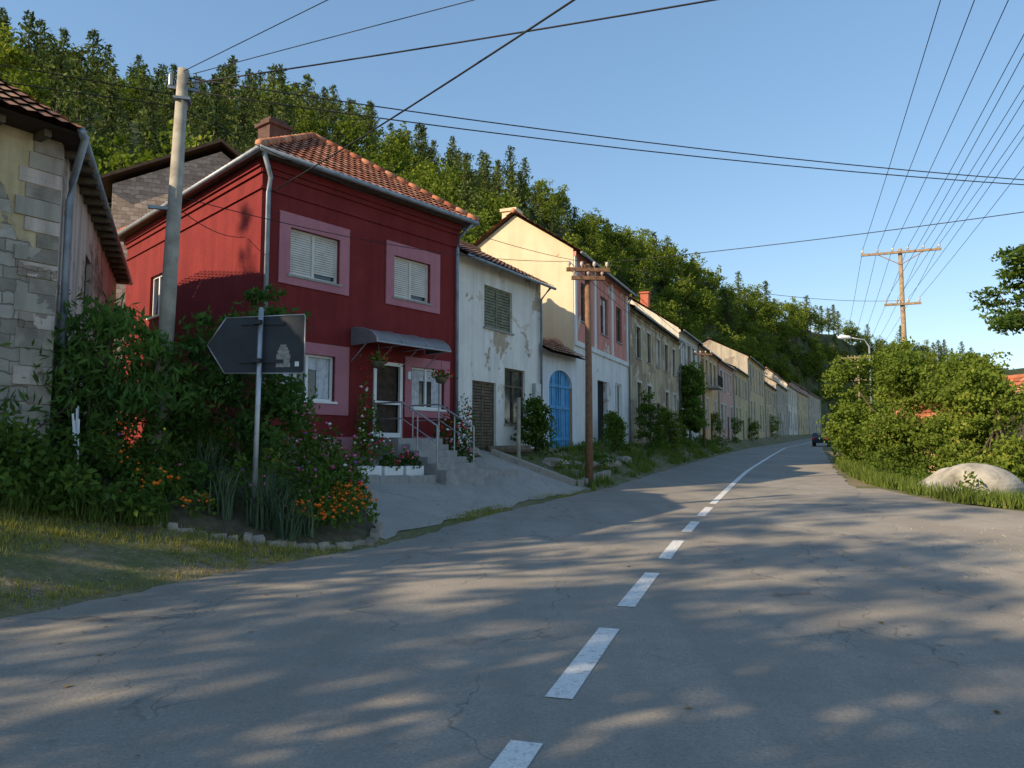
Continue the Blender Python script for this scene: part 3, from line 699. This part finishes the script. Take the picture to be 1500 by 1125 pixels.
slab(rt,fx.w(-.7,.3,12.0+dz),fx.w(Lx*.6,.3,14.4+dz),fx.w(Lx*.6,-Dx,14.4+dz),fx.w(-.7,-Dx,12.0+dz)); slab(rt,fx.w(Lx*.6,.3,14.4+dz),fx.w(Lx+.7,.3,11.7+dz),fx.w(Lx+.7,-Dx,11.7+dz),fx.w(Lx*.6,-Dx,14.4+dz))
H.done()
row('backyard_shed',(-9.5,27.5),(.62,.785),5,5.0,1.2,'greyish','tile_old',2,depth=4)

# ------------------------------------------------------------ RIGHT SIDE
H,f=gable_house('low_house_downhill',(22.3,28.0),(-.25,.97),6,5,-3,2.5,1.6,'ochre','tile',[(1,2,.6,1.8),(4,5,.6,1.8)],sub=3,build=True)
def rockmesh(name,c,sc,seed,mat='rock',sub=3,parent=None,amp=.28):
    r=np.random.default_rng(seed); bpy.ops.mesh.primitive_ico_sphere_add(subdivisions=sub,radius=1); o=bpy.context.object; o.name=name
    ph=r.uniform(0,6,6)
    for v in o.data.vertices:
        p=v.co.copy(); k_=1+amp*(math.sin(p.x*2.3+ph[0])*math.cos(p.y*2.1+ph[1])+.5*math.sin(p.z*4+ph[2]+p.x*3)+.3*math.sin(p.y*7+ph[3]))
        v.co=Vector((p.x*k_*sc[0]+c[0],p.y*k_*sc[1]+c[1],max(p.z*k_,-.6)*sc[2]+c[2]))
    o.data.materials.append(M[mat])
    if parent: o.parent=parent
    return o
RK=(12.0,19.9)
rockmesh('boulder',(RK[0],RK[1],ground(*RK)+.22),(1.15,.6,.62),3,sub=4,amp=.24)
bl=[(15.9,35,2.4,1.5),(16.1,35.3,4.6,1.25),(17.9,35,5.4,1.4),(17.6,32,3,1.9),(15.8,30.6,1.9,1.3),(17.7,29.5,3.8,1.5),(19.3,31.5,4.4,1.2),(16.6,31.6,4.6,.8)]
tree('roadside_bush',(17,32.5,0),bl,400,85,.55,.15,.10,.10,4,30,leaf='leaf_bush')
tree('roadside_bush',(15.8,31.2,0),[(15.6,31.2,1.0,1.0),(14.6,28.6,.9,.75),(14.9,27,.8,.7),(16.2,34.2,1.4,1.3)],130,80,.4,.13,.09,.05,1.6,12,leaf='leaf_bush')
bl=[(16.0,26.6,1.6,1.3),(16.9,26.8,3.2,1.3),(16.2,24.6,1.1,.9),(15.2,25.0,.7,.7),(17.9,25.4,.6,.9)]
tree('hedge_bush',(16.8,26,0),bl,230,85,.5,.14,.10,.09,3.0,22,leaf='leaf_bush')
tree('locust_tree',(17.6,23.2,-.5),[(16.4,23.2,6.2,1.6,.5),(17.0,23.4,7.5,1.5,.6),(15.5,23.0,5.3,.9,.35),(18.4,23.4,6,1.8),(15.9,23.1,7.1,.8,.5)],190,60,.45,.16,.07,.13,8.2,36,leaf='leaf',flat=.35)
for i,(st,D,r_) in enumerate(((44,-5.4,1.6),(52,-5.8,2.0),(62,-6.5,2.4),(75,-7.5,3.0),(90,-8,3.2),(110,-9,3.6),(135,-9,4),(160,-9,4))):
    x,y,z=W(st,D); tree('verge_bush',(x,y,z),[(x,y,z+r_*.9,r_),(x+1.5,y+1,z+r_*1.2,r_*.8)],60,60,r_*.35,.3,.2,.08,z+r_,6,leaf='leaf_bush')

# ------------------------------------------------------------ FRONT GARDEN
bed=empty('flower_bed')
outline=[(-9.2,7.2),(-7.4,8.0),(-6.0,9.2),(-4.7,10.0),(-3.6,10.35),(-2.7,10.9),(-2.2,11.6),(-2.15,12.4),(-2.6,13.5),(-3.4,14.8),(-4.6,16.0),(-5.5,16.2),(-8,13.6),(-10,10)]
V=[]; cen=(-5.2,12)
rings=[(1,.0),(.94,.08),(.85,.12),(.7,.16),(.55,.18),(.35,.2),(.15,.2)]
dense=[]
for (p_,q_) in zip(outline,outline[1:]+outline[:1]):
    for t in (0,.33,.67): dense.append((p_[0]+(q_[0]-p_[0])*t,p_[1]+(q_[1]-p_[1])*t))
for t,dz in rings:
    for (x,y) in dense:
        X=cen[0]+(x-cen[0])*t; Y=cen[1]+(y-cen[1])*t; V.append((X,Y,ground(X,Y)+dz))
n=len(dense); F=[]
for r_ in range(len(rings)-1):
    for i in range(n): j=(i+1)%n; F.append((r_*n+i,r_*n+j,(r_+1)*n+j,(r_+1)*n+i))
F.append(tuple((len(rings)-1)*n+i for i in range(n)))
mkobj('bed_soil',V,F,M['soil'],bed,True)
def along(pl,step):
    out=[]
    for (a,b_) in zip(pl[:-1],pl[1:]):
        l=math.hypot(b_[0]-a[0],b_[1]-a[1]); k_=max(1,int(l/step))
        for i in range(k_): out.append((a[0]+(b_[0]-a[0])*i/k_,a[1]+(b_[1]-a[1])*i/k_,math.atan2(b_[1]-a[1],b_[0]-a[0])))
    return out
vs=[];fsx=[]
for i,(x,y,an) in enumerate(along(outline[3:10],.17)):
    g_=ground(x,y); an+=random.uniform(-.3,.3); w_=random.uniform(.07,.15); h_=random.uniform(.02,.11); dp=random.uniform(.06,.1)
    x+=random.uniform(-.03,.03); y+=random.uniform(-.03,.03)
    b=len(vs)
    for zz in (-.1,h_):
        for (p_,q_) in ((-1,-1),(1,-1),(1,1),(-1,1)):
            k_=.75 if zz>0 else 1; X=(p_*w_*k_+random.uniform(-.03,.03)); Y=(q_*dp*k_+random.uniform(-.02,.02)); vs.append((x+X*math.cos(an)-Y*math.sin(an),y+X*math.sin(an)+Y*math.cos(an),g_+zz+random.uniform(-.02,.02)))
    fsx+=[tuple(b+i_ for i_ in f_) for f_ in ((0,3,2,1),(4,5,6,7),(0,1,5,4),(1,2,6,5),(2,3,7,6),(3,0,4,7))]
mkobj('border_stones',vs,fsx,M['stone'],bed)
def dome_leaves(cx,cy,r,h,n_,z0=None):
    z0=ground(cx,cy)+.1 if z0 is None else z0
    an=rng.uniform(0,2*np.pi,n_); rr=np.sqrt(rng.random(n_)); hz=rng.random(n_)**.6*np.sqrt(np.clip(1-rr**2*.85,0,1))
    return np.stack([cx+rr*r*np.cos(an),cy+rr*r*np.sin(an),z0+hz*h],1)
def plants(name,lst,ln,wd,leaf,parent=None,dens=1.0,flowers=()):
    C=[];lv=[]
    for (x,y,r,h) in lst:
        n_=int(dens*500*r*(r+h)); p=dome_leaves(x,y,r,h,n_); C.append(p); b=rng.uniform(.0,.5); lv.append(np.clip(b+rng.uniform(-.1,.45,n_),0,1))
    C=np.vstack(C); lv=np.concatenate(lv); v,f=leaf_quads(C,ln,wd,np.tile([0,0,.5],(len(C),1)))
    root=parent
    if flowers and parent is None: root=empty(name)
    o=mkobj(name if root is None else name+'_foliage',v,f,M[leaf],root,False,lv)
    for (mat,cnt,rr) in flowers:
        fp=Part(name+'_flowers',mat); P=[]
        for _ in range(cnt):
            x,y,r,h=random.choice(lst); a=random.uniform(0,6.28); q=random.random()**.5
            P.append((x+q*r*math.cos(a),y+q*r*math.sin(a),ground(x,y)+.12+h*math.sqrt(max(0,1-q*q*.8))*random.uniform(.6,1.05)))
        oct_blobs(fp,P,rr); fp.build(root)
    return o
plants('marigolds',[(-2.75,11.5,.45,.5),(-2.55,12.1,.42,.6),(-2.75,12.8,.4,.5),(-3.15,11.2,.4,.4)],.09,.05,'leaf',bed,1.3,[('f_or',200,.03)])
plants('marigolds_left',[(-5.0,10.5,.45,.5),(-5.6,10.7,.5,.6),(-4.4,10.5,.3,.35),(-5.9,11.3,.4,.8)],.09,.05,'leaf',bed,1.2,[('f_or',90,.028)])
plants('mixed_herbs',[(random.uniform(-6.8,-3),random.uniform(11,14.5),random.uniform(.3,.55),random.uniform(.5,1.0)) for _ in range(34)],.12,.05,'leaf',bed,.9,[('f_pink',40,.03),('f_pur',30,.028),('f_red',12,.03),('f_yel',12,.028)])
plants('geraniums',[(-3.3,14.2,.45,.8),(-3.9,15.0,.45,.9),(-4.5,15.7,.45,1.0),(-3.0,13.4,.4,.6)],.1,.07,'leaf',bed,1.1,[('f_red',16,.035),('f_pink',30,.04),('f_pur',24,.035),('f_wh',18,.035)])
def bushy(name,lst,fl,leaf='leaf',ln=.09,dens=1.0): return plants(name,lst,ln,ln*.6,leaf,None,dens,fl)
fr_red=Fr(PL,(PR[0]-PL[0],PR[1]-PL[1]))
def onf(s,o): 
    p=fr_red.w(s,o,0); return p[0],p[1]
bushy('climbing_rose',[(*onf(2.85,.35),.28,1.9),(*onf(2.65,.7),.33,1.2)],[('f_red',10,.045),('f_wh',12,.04)])
bushy('potted_flowers',[(*onf(s,o),.28,h) for s,o,h in ((1.2,1.1,.9),(1.8,1.4,.8),(2.3,1.6,.7),(.7,.9,1.0),(2.9,1.7,.5))],[('f_pink',30,.04),('f_red',14,.04),('f_wh',26,.035)])
bushy('rose_bush',[(*onf(s,o),.33,h) for s,o,h in ((4.95,.9,1.0),(5.4,.6,1.3),(5.9,.7,1.1),(6.3,.5,1.7),(5.3,1.3,.7),(4.95,1.6,.55))],[('f_red',18,.045),('f_pink',22,.045),('f_wh',14,.04),('f_or',16,.035)])
pl=empty('planter_boxes'); pp=Part('boxes','white')
for s,o in ((1.5,2.0),(2.15,2.0),(2.8,2.0)):
    g_=ground(*onf(s,o)); pp.box(fr_red,s-.28,s+.28,o-.1,o+.1,g_+.02,g_+.26)
pp.build(pl)
plants('planters',[(*onf(s,1.95),.24,.5) for s in (1.5,2.15,2.8)],.08,.05,'leaf',pl,2,[('f_red',8,.035),('f_pink',10,.035)])
kb=empty('forecourt_kerb'); kp=Part('kerb','step')
for s0,s1,o in ((1.0,3.15,2.32),(4.7,6.7,1.95)):
    n_=5
    for i in range(n_):
        a=s0+(s1-s0)*i/n_; b_=s0+(s1-s0)*(i+1)/n_-.01; g_=ground(*onf((a+b_)/2,o)); kp.box(fr_red,a,b_,o,o+.12,g_-.2,g_+.15)
kp.build(kb)
C=[];F=[];lv=[]
for (cx_,cy_,nn,hh) in ((-3.55,10.75,60,.85),(-3.15,10.65,40,.6),(-4.1,10.7,45,.8),(-3.7,11.3,40,.9),(-4.7,11.6,40,1.0),(-3.0,11.0,20,.6),(-3.4,11.0,50,.8)):
    for _ in range(nn):
        a=random.uniform(0,6.28); le=random.uniform(.1,.5); x=cx_+random.uniform(-.15,.15); y=cy_+random.uniform(-.15,.15); g_=ground(x,y)+.1
        w_=.018; px,py=-math.sin(a)*w_,math.cos(a)*w_; b=len(C)
        for t in (0,.4,.75,1):
            X=x+math.cos(a)*le*t*t; Y=y+math.sin(a)*le*t*t; Z=g_+hh*(t-.25*t*t*le*2); k_=1-t*.9
            C+=[(X-px*k_,Y-py*k_,Z),(X+px*k_,Y+py*k_,Z)]
        l_=random.random()
        for i in range(3): F.append((b+2*i,b+2*i+1,b+2*i+3,b+2*i+2)); lv.append(l_)
mkobj('iris_leaves',C,F,M['leaf_iris'],bed,False,lv)
tree('peach_tree',(-6.3,11.6,.9),[(-6.9,11.4,2.6,.9),(-6.1,11.7,3.0,.85),(-6.6,11.2,1.9,.9),(-5.6,11.8,2.3,.85),(-7.1,11.0,2.0,.6),(-6.6,11.9,3.6,.55)],125,55,.36,.20,.05,.05,3.4,20,leaf='leaf_peach',dirs=(0,0,-.9))
tree('quince_shrub',(-4.6,12.6,.9),[(-4.5,12.5,2.6,.7),(-4.9,12.7,3.3,.6),(-4.1,12.8,1.9,.7),(-4.1,12.9,3.5,.5),(-5.3,12.4,2.4,.75),(-3.9,13.1,2.3,.5),(-4.2,13,4.0,.35)],110,52,.33,.14,.06,.045,3.7,20,leaf='leaf_peach')
wd_=[(-8.6+.32*i+random.uniform(-.2,.2),7.9+.27*i+random.uniform(-.3,.5),random.uniform(.3,.5),random.uniform(.4,.9)) for i in range(13)]+[(-7.6+.3*i,8.6+.3*i,.4,.8) for i in range(7)]
for (x,y,an) in along(outline[0:4],.22):
    for q in range(2): wd_.append((x+random.uniform(-.3,.3),y+random.uniform(-.25,.5),random.uniform(.22,.42),random.uniform(.18,.55)))
plants('weeds_by_stone_house',wd_,.12,.06,'leaf',None,.9)
sk=Part('leaning_garden_stakes','white'); 
for i in range(7):
    x=-6.35+.09*i; y=11.0-.15*i; g_=ground(x,y); sk.tube([(x,y,g_),(x-.25+.1*random.random(),y+.25,g_+random.uniform(.7,1.1))],.014,5)
sk.build(None)
def blades(name,pts_,h,mat,w_=.012,n_=6):
    C=[];F=[];lv=[]
    for (x,y,z) in pts_:
        l0=random.random()
        for _ in range(n_):
            a=random.uniform(0,6.28); X=x+random.gauss(0,.05); Y=y+random.gauss(0,.05); hh=h*random.uniform(.4,1.2); le=hh*random.uniform(.1,.7)
            b=len(C); C+=[(X-math.sin(a)*w_,Y+math.cos(a)*w_,z),(X+math.sin(a)*w_,Y-math.cos(a)*w_,z),(X+math.cos(a)*le,Y+math.sin(a)*le,z+hh)]; F.append((b,b+1,b+2)); lv.append(min(1,max(0,l0*.6+random.random()*.5)))
    return mkobj(name,C,F,M[mat],None,False,lv)
def scatter(n_,s0,s1,f0,f1,thr=None):
    out=[]
    while len(out)<n_:
        st=random.uniform(s0,s1); D=f0(st)+(f1(st)-f0(st))*random.random()
        if thr is not None and math.sin(st*1.9+D*3)+math.sin(st*.8-D*2.3)+random.uniform(-.8,.8)<thr: continue
        p=W(st,D,-.01)
        if (p[0]-RK[0]+.3)**2+((p[1]-RK[1]+.9)*.8)**2<1.5: 
            if random.random()<.85: continue
        out.append(p)
    return out
blades('verge_grass',scatter(5200,0,10.5,lambda s:float(eL(s))+.0,lambda s:float(eL(s))+3.2,-.2),.08,'drygrass',.006,8)
blades('bed_edge_grass',[(x+random.uniform(-.35,.35),y+random.uniform(-.35,.45),ground(x,y)) for (x,y,a) in along(outline[0:4],.02) for q in range(3)],.26,'grass',.008,6)
blades('driveway_edge_weeds',scatter(500,10.8,20,lambda s:float(eL(s))-.08,lambda s:float(eL(s))+.28,.3),.07,'drygrass',.006,7)
blades('roadside_grass',scatter(1500,19.8,60,lambda s:3.5,lambda s:5.8,.1),.3,'grass',.016,7)
blades('right_verge_grass',scatter(3000,17.5,42,lambda s:-float(eR(s))-.0,lambda s:-float(eR(s))-2.6),.38,'grass',.018,7)
blades('slope_grass',scatter(2200,14,24,lambda s:-float(eR(s)),lambda s:-float(eR(s))-8),.34,'grass',.018,7)
plants('right_verge_weeds',[W(s,-float(eR(s))-random.uniform(.6,2))[:2]+(random.uniform(.3,.6),random.uniform(.3,.8)) for s in np.arange(21.5,40,.7)],.12,.07,'leaf_bush',None,.7)
plants('ditch_weeds',[W(s,random.uniform(4.3,5.6))[:2]+(random.uniform(.2,.5),random.uniform(.2,.55)) for s in np.arange(21,75,1.3)],.13,.07,'leaf',None,.6)
fl_=np.array([(x,y,z+.025) for x,y,z in scatter(420,1,22,lambda s:-3.6,lambda s:float(eL(s))+1.2) if abs(sd(x,y)[1])>2.4 or random.random()<.12]); v,f=leaf_quads(fl_,.06,.035,np.tile([1.,0,0],(len(fl_),1))*.1)
v[:,2]=np.repeat(fl_[:,2],4)+(v[:,2]-np.repeat(fl_[:,2],4))*.25; mkobj('fallen_leaves',v,f,M['fallen'],None,False,rng.random(len(f)))
gv=Part('gravel_stones','gravel')
for (s0,s1,f0,f1,cnt,sz) in ((4,19,lambda s:float(eL(s))-.2,lambda s:float(eL(s))+.5,300,.016),(4,15,lambda s:-3.3,lambda s:-5.5,260,.018),(19.5,34,lambda s:3.4,lambda s:5.4,220,.035)):
    P=[(x,y,z+.012) for x,y,z in scatter(cnt,s0,s1,f0,f1)]; oct_blobs(gv,P,sz)
gv.build(None)
kw=empty('low_concrete_kerb'); kp=Part('kerb_blocks','concrete')
for (p,q_) in ((W(19.9,4.0),W(20.1,6.6)),(W(20.0,3.95),W(23.4,3.95))):
    f_=Fr((p[0],p[1]),(q_[0]-p[0],q_[1]-p[1])); l=math.hypot(q_[0]-p[0],q_[1]-p[1])
    V=[];top=.16
    for s,zz in ((0,p[2]),(l,q_[2])):
        for o in (-.11,.11): V+=[f_.w(s,o,zz-.3),f_.w(s,o,zz+top)]
    kp.add(V,[(0,2,3,1),(4,5,7,6),(0,1,5,4),(2,6,7,3),(1,3,7,5)])
kp.build(kw)
for i,(s,D,sc) in enumerate(((21.5,5.2,.3),(22.6,4.9,.22),(19.2,6.9,.25),(23.5,4.6,.25),(25.5,4.4,.3),(28,4.5,.3))):
    x,y,z=W(s,D); rockmesh('rubble_stone',(x,y,z+.05),(sc*1.4,sc,sc*.6),10+i,'stone',2)
lg=Part('wooden_log','wood'); p=W(21.0,6.2); lg.tube([(p[0]-.9,p[1]-.3,p[2]+.18),(p[0]+.4,p[1]+.5,p[2]+.2)],.13,10); lg.build(None)
stp_=Part('concrete_post','conc_pole'); p=W(20.4,5.9); stp_.tube([(p[0],p[1],p[2]-.2),(p[0],p[1],p[2]+1.9)],.06,8); stp_.build(None)
def sbush(name,x,y,r,h,leaf='leaf',d=1):
    z=ground(x,y); return tree(name,(x,y,z),[(x,y,z+h*.35,r,1.0),(x+.2*r,y,z+h*.65,r*.85,1.0),(x-.1*r,y,z+h*.85,r*.6,1.0)],int(60*d*max(1,r)),60,.3,.11,.07,.04,z+h*.8,8,leaf=leaf)
sbush('small_garden_tree',.75,24.5,.5,1.7); sbush('small_garden_tree',4.25,31.6,.4,1.6); sbush('garden_shrub',6.9,37.6,.9,2.8); sbush('garden_shrub',8.7,41.6,.8,2.2,'leaf_bush')
x,y=12.1,51.2; z=ground(x,y); tree('climbing_vine',(x,y,z),[(x,y,z+2,1.0,1.5),(x+.2,y+.3,z+4.2,.9,1.4)],120,60,.45,.2,.15,.06,z+5,10)
for (x,y,r,h) in ((17.6,66,1,2.2),(22.5,77,1,2.4),(28,88,1.1,2.5),(38,110,1.4,3)): sbush('garden_shrub',x,y,r,h,'leaf_bush')
def bigtree(name,x,y,h,R,leaf='leaf',ncl=60,per=42,ln=.26,wd=.18,csz=.72):
    z=ground(x,y); lob=[(x+random.uniform(-.6,.6)*R,y+random.uniform(-.6,.6)*R,z+h*random.uniform(.4,.85),R*random.uniform(.4,.6)) for _ in range(8)]
    tree(name,(x,y,z),lob,ncl,per,csz,ln,wd,.22,z+h*.75,16,leaf=leaf)
bigtree('walnut_tree',-12.5,-4.5,8.0,3.0,ncl=80); bigtree('walnut_tree',-19,-.5,14,3.6,ncl=48); bigtree('linden_tree',-16,-11,12,3.2,ncl=80); bigtree('linden_tree',-9,-8.5,8.5,2.6,ncl=90)
bigtree('linden_tree',-24,4.0,12,2.6,ncl=30); bigtree('linden_tree',-7.5,-14,11,3.0,ncl=90); bigtree('walnut_tree',-26,-8,16,3.6,ncl=45)
bigtree('poplar_tree',-20,-6.5,17,3.4,ncl=70); bigtree('poplar_tree',-25,-3.2,20,3.4,ncl=62); bigtree('poplar_tree',-29,-1.0,21,3.2,ncl=45); bigtree('walnut_tree',-15,-8,14.5,3.2,ncl=70)
bigtree('oak_tree',-25.5,33,15,5,'leaf_decid',300,80)

# ------------------------------------------------------------ SIGN
sg=empty('direction_sign'); x,y=-3.68,10.8; 
ps=Part('post','metal',True); ps.tube([(x,y,.2),(x+.03,y,3.5)],.036,12); ps.tube([(x+.03,y,3.5),(x+.03,y,3.53)],[.036,.02],12); ps.build(sg)
fS=Fr((-4.47,10.95),(1,-.07)); outl=[(0,2.99),(.27,3.39),(1.44,3.43),(1.46,3.40),(1.46,2.60),(1.44,2.57),(.27,2.575)]
def poly(part,pts_,o0,o1):
    n=len(pts_); V=[fS.w(a,o0,z) for a,z in pts_]+[fS.w(a,o1,z) for a,z in pts_]
    part.add(V,[tuple(range(n)),tuple(range(2*n-1,n-1,-1))]+[(i,(i+1)%n,n+(i+1)%n,n+i) for i in range(n)])
pt=Part('plate','signback'); poly(pt,outl,.0,.012); pt.build(sg)
rim=Part('rim','metal',True)
for i in range(len(outl)):
    a,b_=outl[i],outl[(i+1)%len(outl)]; rim.tube([fS.w(a[0],.015,a[1]),fS.w(b_[0],.015,b_[1])],.009,6)
rim.build(sg)
br_=Part('brackets','signback')
for z in (2.72,3.28): br_.box(fS,.5,1.15,.014,.034,z,z+.05); br_.box(fS,.74,.86,.03,.17,z-.005,z+.055)
br_.build(sg)
st_=Part('sticker','sticker')
for (a,b_,c,d_) in ((1.04,1.25,2.66,2.72),(1.05,1.24,2.723,2.78),(1.04,1.25,2.784,2.85),(1.06,1.23,2.853,2.91),(1.08,1.21,2.913,2.95),(1.10,1.19,2.953,2.99)): st_.box(fS,a,b_,.013,.017,c,d_)
st_.build(sg)
st2=Part('small_label','lampw'); st2.box(fS,1.32,1.38,.013,.017,2.67,2.74); st2.build(sg)

# ------------------------------------------------------------ POLES AND WIRES
def wire_pts(p,q_,sag,n_=24):
    return [(p[0]+(q_[0]-p[0])*t,p[1]+(q_[1]-p[1])*t,p[2]+(q_[2]-p[2])*t-4*sag*t*(1-t)) for t in np.linspace(0,1,n_)]
wires=empty('overhead_wires')
def wire(p,q_,sag=.3,r=.011):
    w_=Part('wire','wire',True); w_.tube(wire_pts(p,q_,sag),r*.8,5); w_.build(wires)
cp=empty('concrete_utility_pole'); q=Part('shaft','conc_pole',True); q.tube([(-5.66,12,.3),(-5.56,12,4),(-5.46,12,7.75)],[.135,.12,.09],14); q.build(cp)
q=Part('bracket','gutter'); f_=Fr((-5.46,12),(.9,.3)); q.box(f_,-.25,.25,-.12,-.09,7.45,7.5); q.tube([f_.w(-.2,-.1,7.5),f_.w(-.2,-.1,7.68)],.035); q.tube([f_.w(.2,-.1,7.5),f_.w(.2,-.1,7.68)],.035); q.box(f_,-.13,.13,-.13,.13,7.2,7.24); q.box(f_,-.45,-.1,-.03,.03,5.35,5.4); q.build(cp)
LT=(-5.45,12,7.62)
def wpole(name,x,y,zt,r=.14,arms=((0,3.4,5),),d=(.93,-.36),mat='pole_wood2',zb=None,brace=True):
    e=empty(name); z0=(ground(x,y)-.5) if zb is None else zb; P_=Part('shaft',mat,True); P_.tube([(x,y,z0),(x+.02,y,(z0+zt)/2),(x,y,zt)],[r,r*.85,r*.65],12); P_.build(e)
    A=Part('crossarms','pole_wood2' if mat!='pole_wood' else mat); I=Part('insulators','porcelain',True); out=[]
    f_=Fr((x,y),d)
    for (dz,w_,n_) in arms:
        z=zt-.25-dz; A.box(f_,-w_/2,w_/2,r*.7,r*.7+.1,z,z+.11); row_=[]
        if brace and w_>2:
            for s in (-1,1): A.tube([f_.w(s*w_*.28,r*.7+.05,z),f_.w(0,r*.7,z-.55)],.022,6)
        for i in range(n_):
            s=-w_/2+.08+(w_-.16)*i/(n_-1) if n_>1 else 0
            I.tube([f_.w(s,r*.7+.05,z+.11),f_.w(s,r*.7+.05,z+.17),f_.w(s,r*.7+.05,z+.2),f_.w(s,r*.7+.05,z+.3)],[.015,.02,.055,.04],8); row_.append(f_.w(s,r*.7+.05,z+.3))
        out.append(row_)
    A.build(e); I.build(e); return out
R=wpole('wooden_power_pole',18.95,36,11.15,.14,((0,3.5,6),(2.55,1.6,4)))
R2=wpole('wooden_power_pole',.9,-10.5,11.3,.14,((0,3.5,6),(2.0,1.6,4)))
for a,b_ in zip(R[0],R2[0]): wire(a,b_,.35,.013)
for a,b_ in zip(R[1],R2[1]): wire(a,b_,.4,.010)
R3=wpole('wooden_power_pole',38,82,11.5,.14,((0,3.4,6),(2.5,1.6,4)))
for a,b_ in zip(R[0],R3[0]): wire(a,b_,.5,.013)
B1=wpole('tarred_utility_pole',2.25,22.1,6.95,.12,((.0,1.3,4),(.25,1.0,3)),(.95,.1),'pole_wood')
E1=wpole('wooden_utility_pole',22,2,8.3,.13,((0,1.3,3),)); E2=wpole('wooden_utility_pole',30,20,8.4,.13,((0,1.3,3),)); E3=wpole('wooden_utility_pole',15.5,-8.8,8.2,.13,((0,1.3,3),))
wire(LT,E2[0][0],.75,.014); wire((LT[0],LT[1],7.4),E2[0][1],.8,.014)
wire((LT[0],LT[1],7.5),(22,2,7.3),.35,.016); wire((LT[0]+.15,LT[1],7.68),E1[0][0],-.12,.009); wire((LT[0]-.1,LT[1],7.68),(20,-4,8.6),-.1,.009)
wire(fr_red.w(.2,.12,7.25),E3[0][1],.55,.019)
wire(B1[0][3],(22,8.2,6.9),.35,.013); wire(B1[0][0],(-5.5,12,5.6),.3,.01); wire(B1[0][1],(-5.5,12,7.1),.35,.01)
B2=wpole('tarred_utility_pole',13.4,52.5,8.2,.12,((.0,1.3,4),),(.95,.1),'pole_wood')
for a,b_ in zip(B1[0],B2[0]): wire(a,b_,.5,.012)
wire(B1[0][2],(18.9,36,8.6),.4,.012)
wire((LT[0],LT[1],7.3),(-24,3,8),.3,.012); wire((LT[0],LT[1],7.1),(-24,4,7.7),.3,.012); wire((-5.46,12,5.4),fs.w(8.5,.05,6.3),.15,.01)
sl=empty('street_lamp'); P_=Part('mast','metal',True); x,y=24.2,50.5; P_.tube([(x,y,-1),(x,y,8.3),(x-.3,y,8.75),(x-1.2,y,8.9)],[.09,.06,.04,.035],8); P_.build(sl)
hd=Part('lamp_head','lampw',True); hd.tube([(x-1.15,y,8.88),(x-1.35,y,8.92),(x-1.9,y,8.95),(x-2.1,y,8.93)],[.05,.13,.15,.05],10); hd.build(sl)
car=empty('parked_car'); p=W(82,-2.9); i=np.interp(82,SY,TX); fC=Fr((p[0],p[1]),(float(i),float(np.interp(82,SY,TYy)))); z=p[2]
prof_=[(-2.1,.35),(-2.15,.75),(-2.0,.95),(-1.7,1.05),(-1.25,1.42),(.3,1.47),(1.05,1.02),(1.9,.88),(2.12,.7),(2.1,.35)]
bp=Part('body','carpaint'); n=len(prof_)
V=[fC.w(a,-.8 if h<1.2 else -.66,z+h) for a,h in prof_]+[fC.w(a,.8 if h<1.2 else .66,z+h) for a,h in prof_]
bp.add(V,[tuple(range(n)),tuple(range(2*n-1,n-1,-1))]+[(k_,(k_+1)%n,n+(k_+1)%n,n+k_) for k_ in range(n)]); bp.build(car)
gp=Part('windows','glass'); gp.quad(fC.w(-1.68,-.6,z+1.1),fC.w(-1.68,.6,z+1.1),fC.w(-1.33,.55,z+1.4),fC.w(-1.33,-.55,z+1.4))
for s in (-1,1): gp.quad(fC.w(-1.4,s*.79,z+1.08),fC.w(.85,s*.79,z+1.08),fC.w(.3,s*.69,z+1.4),fC.w(-1.15,s*.69,z+1.4))
gp.build(car); wp_=Part('wheels','rubber',True)
for a in (-1.3,1.35):
    for s in (-1,1): wp_.tube([fC.w(a,s*.62,z+.32),fC.w(a,s*.83,z+.32)],.32,16)
wp_.build(car); tl=Part('tail_lights','f_red')
for s in (-1,1): tl.box(fC,-2.17,-2.12,s*.65-.12,s*.65+.12,z+.75,z+.9)
tl.build(car)

# ------------------------------------------------------------ LIGHT, SKY, CAMERA
sdir=Vector((-.85,-.50,math.tan(math.radians(27))*.986)).normalized()
el=math.asin(sdir.z); az=math.atan2(sdir.x,sdir.y)
w=bpy.data.worlds.new('World'); scene.world=w; w.use_nodes=True; nt=w.node_tree
sky=nt.nodes.new('ShaderNodeTexSky'); sky.sky_type='NISHITA'; sky.sun_disc=False; sky.sun_elevation=el; sky.sun_rotation=az%(2*math.pi); sky.air_density=1.0; sky.dust_density=.4; sky.ozone_density=2.0; sky.altitude=300
gm=nt.nodes.new('ShaderNodeGamma'); gm.inputs[1].default_value=.62; nt.links.new(sky.outputs[0],gm.inputs[0])
hs_=nt.nodes.new('ShaderNodeHueSaturation'); hs_.inputs['Saturation'].default_value=1.35; nt.links.new(gm.outputs[0],hs_.inputs['Color'])
bg=nt.nodes['Background']; bg.inputs[1].default_value=.345; nt.links.new(hs_.outputs[0],bg.inputs[0])
sl_=bpy.data.lights.new('sun','SUN'); sl_.energy=7.0; sl_.angle=math.radians(.5); sl_.color=(1,.80,.54)
so=bpy.data.objects.new('sun',sl_); COL.objects.link(so); so.rotation_euler=sdir.to_track_quat('Z','Y').to_euler()
cam=bpy.data.cameras.new('camera'); co_=bpy.data.objects.new('camera',cam); COL.objects.link(co_)
cam.sensor_width=36; cam.lens=26.4; cam.clip_end=3000; cam.clip_start=.05
co_.location=(0,0,1.5); co_.rotation_euler=(math.radians(94.81),0,0)
scene.camera=co_
scene.view_settings.view_transform='Standard'; scene.view_settings.look='None'; scene.view_settings.exposure=0
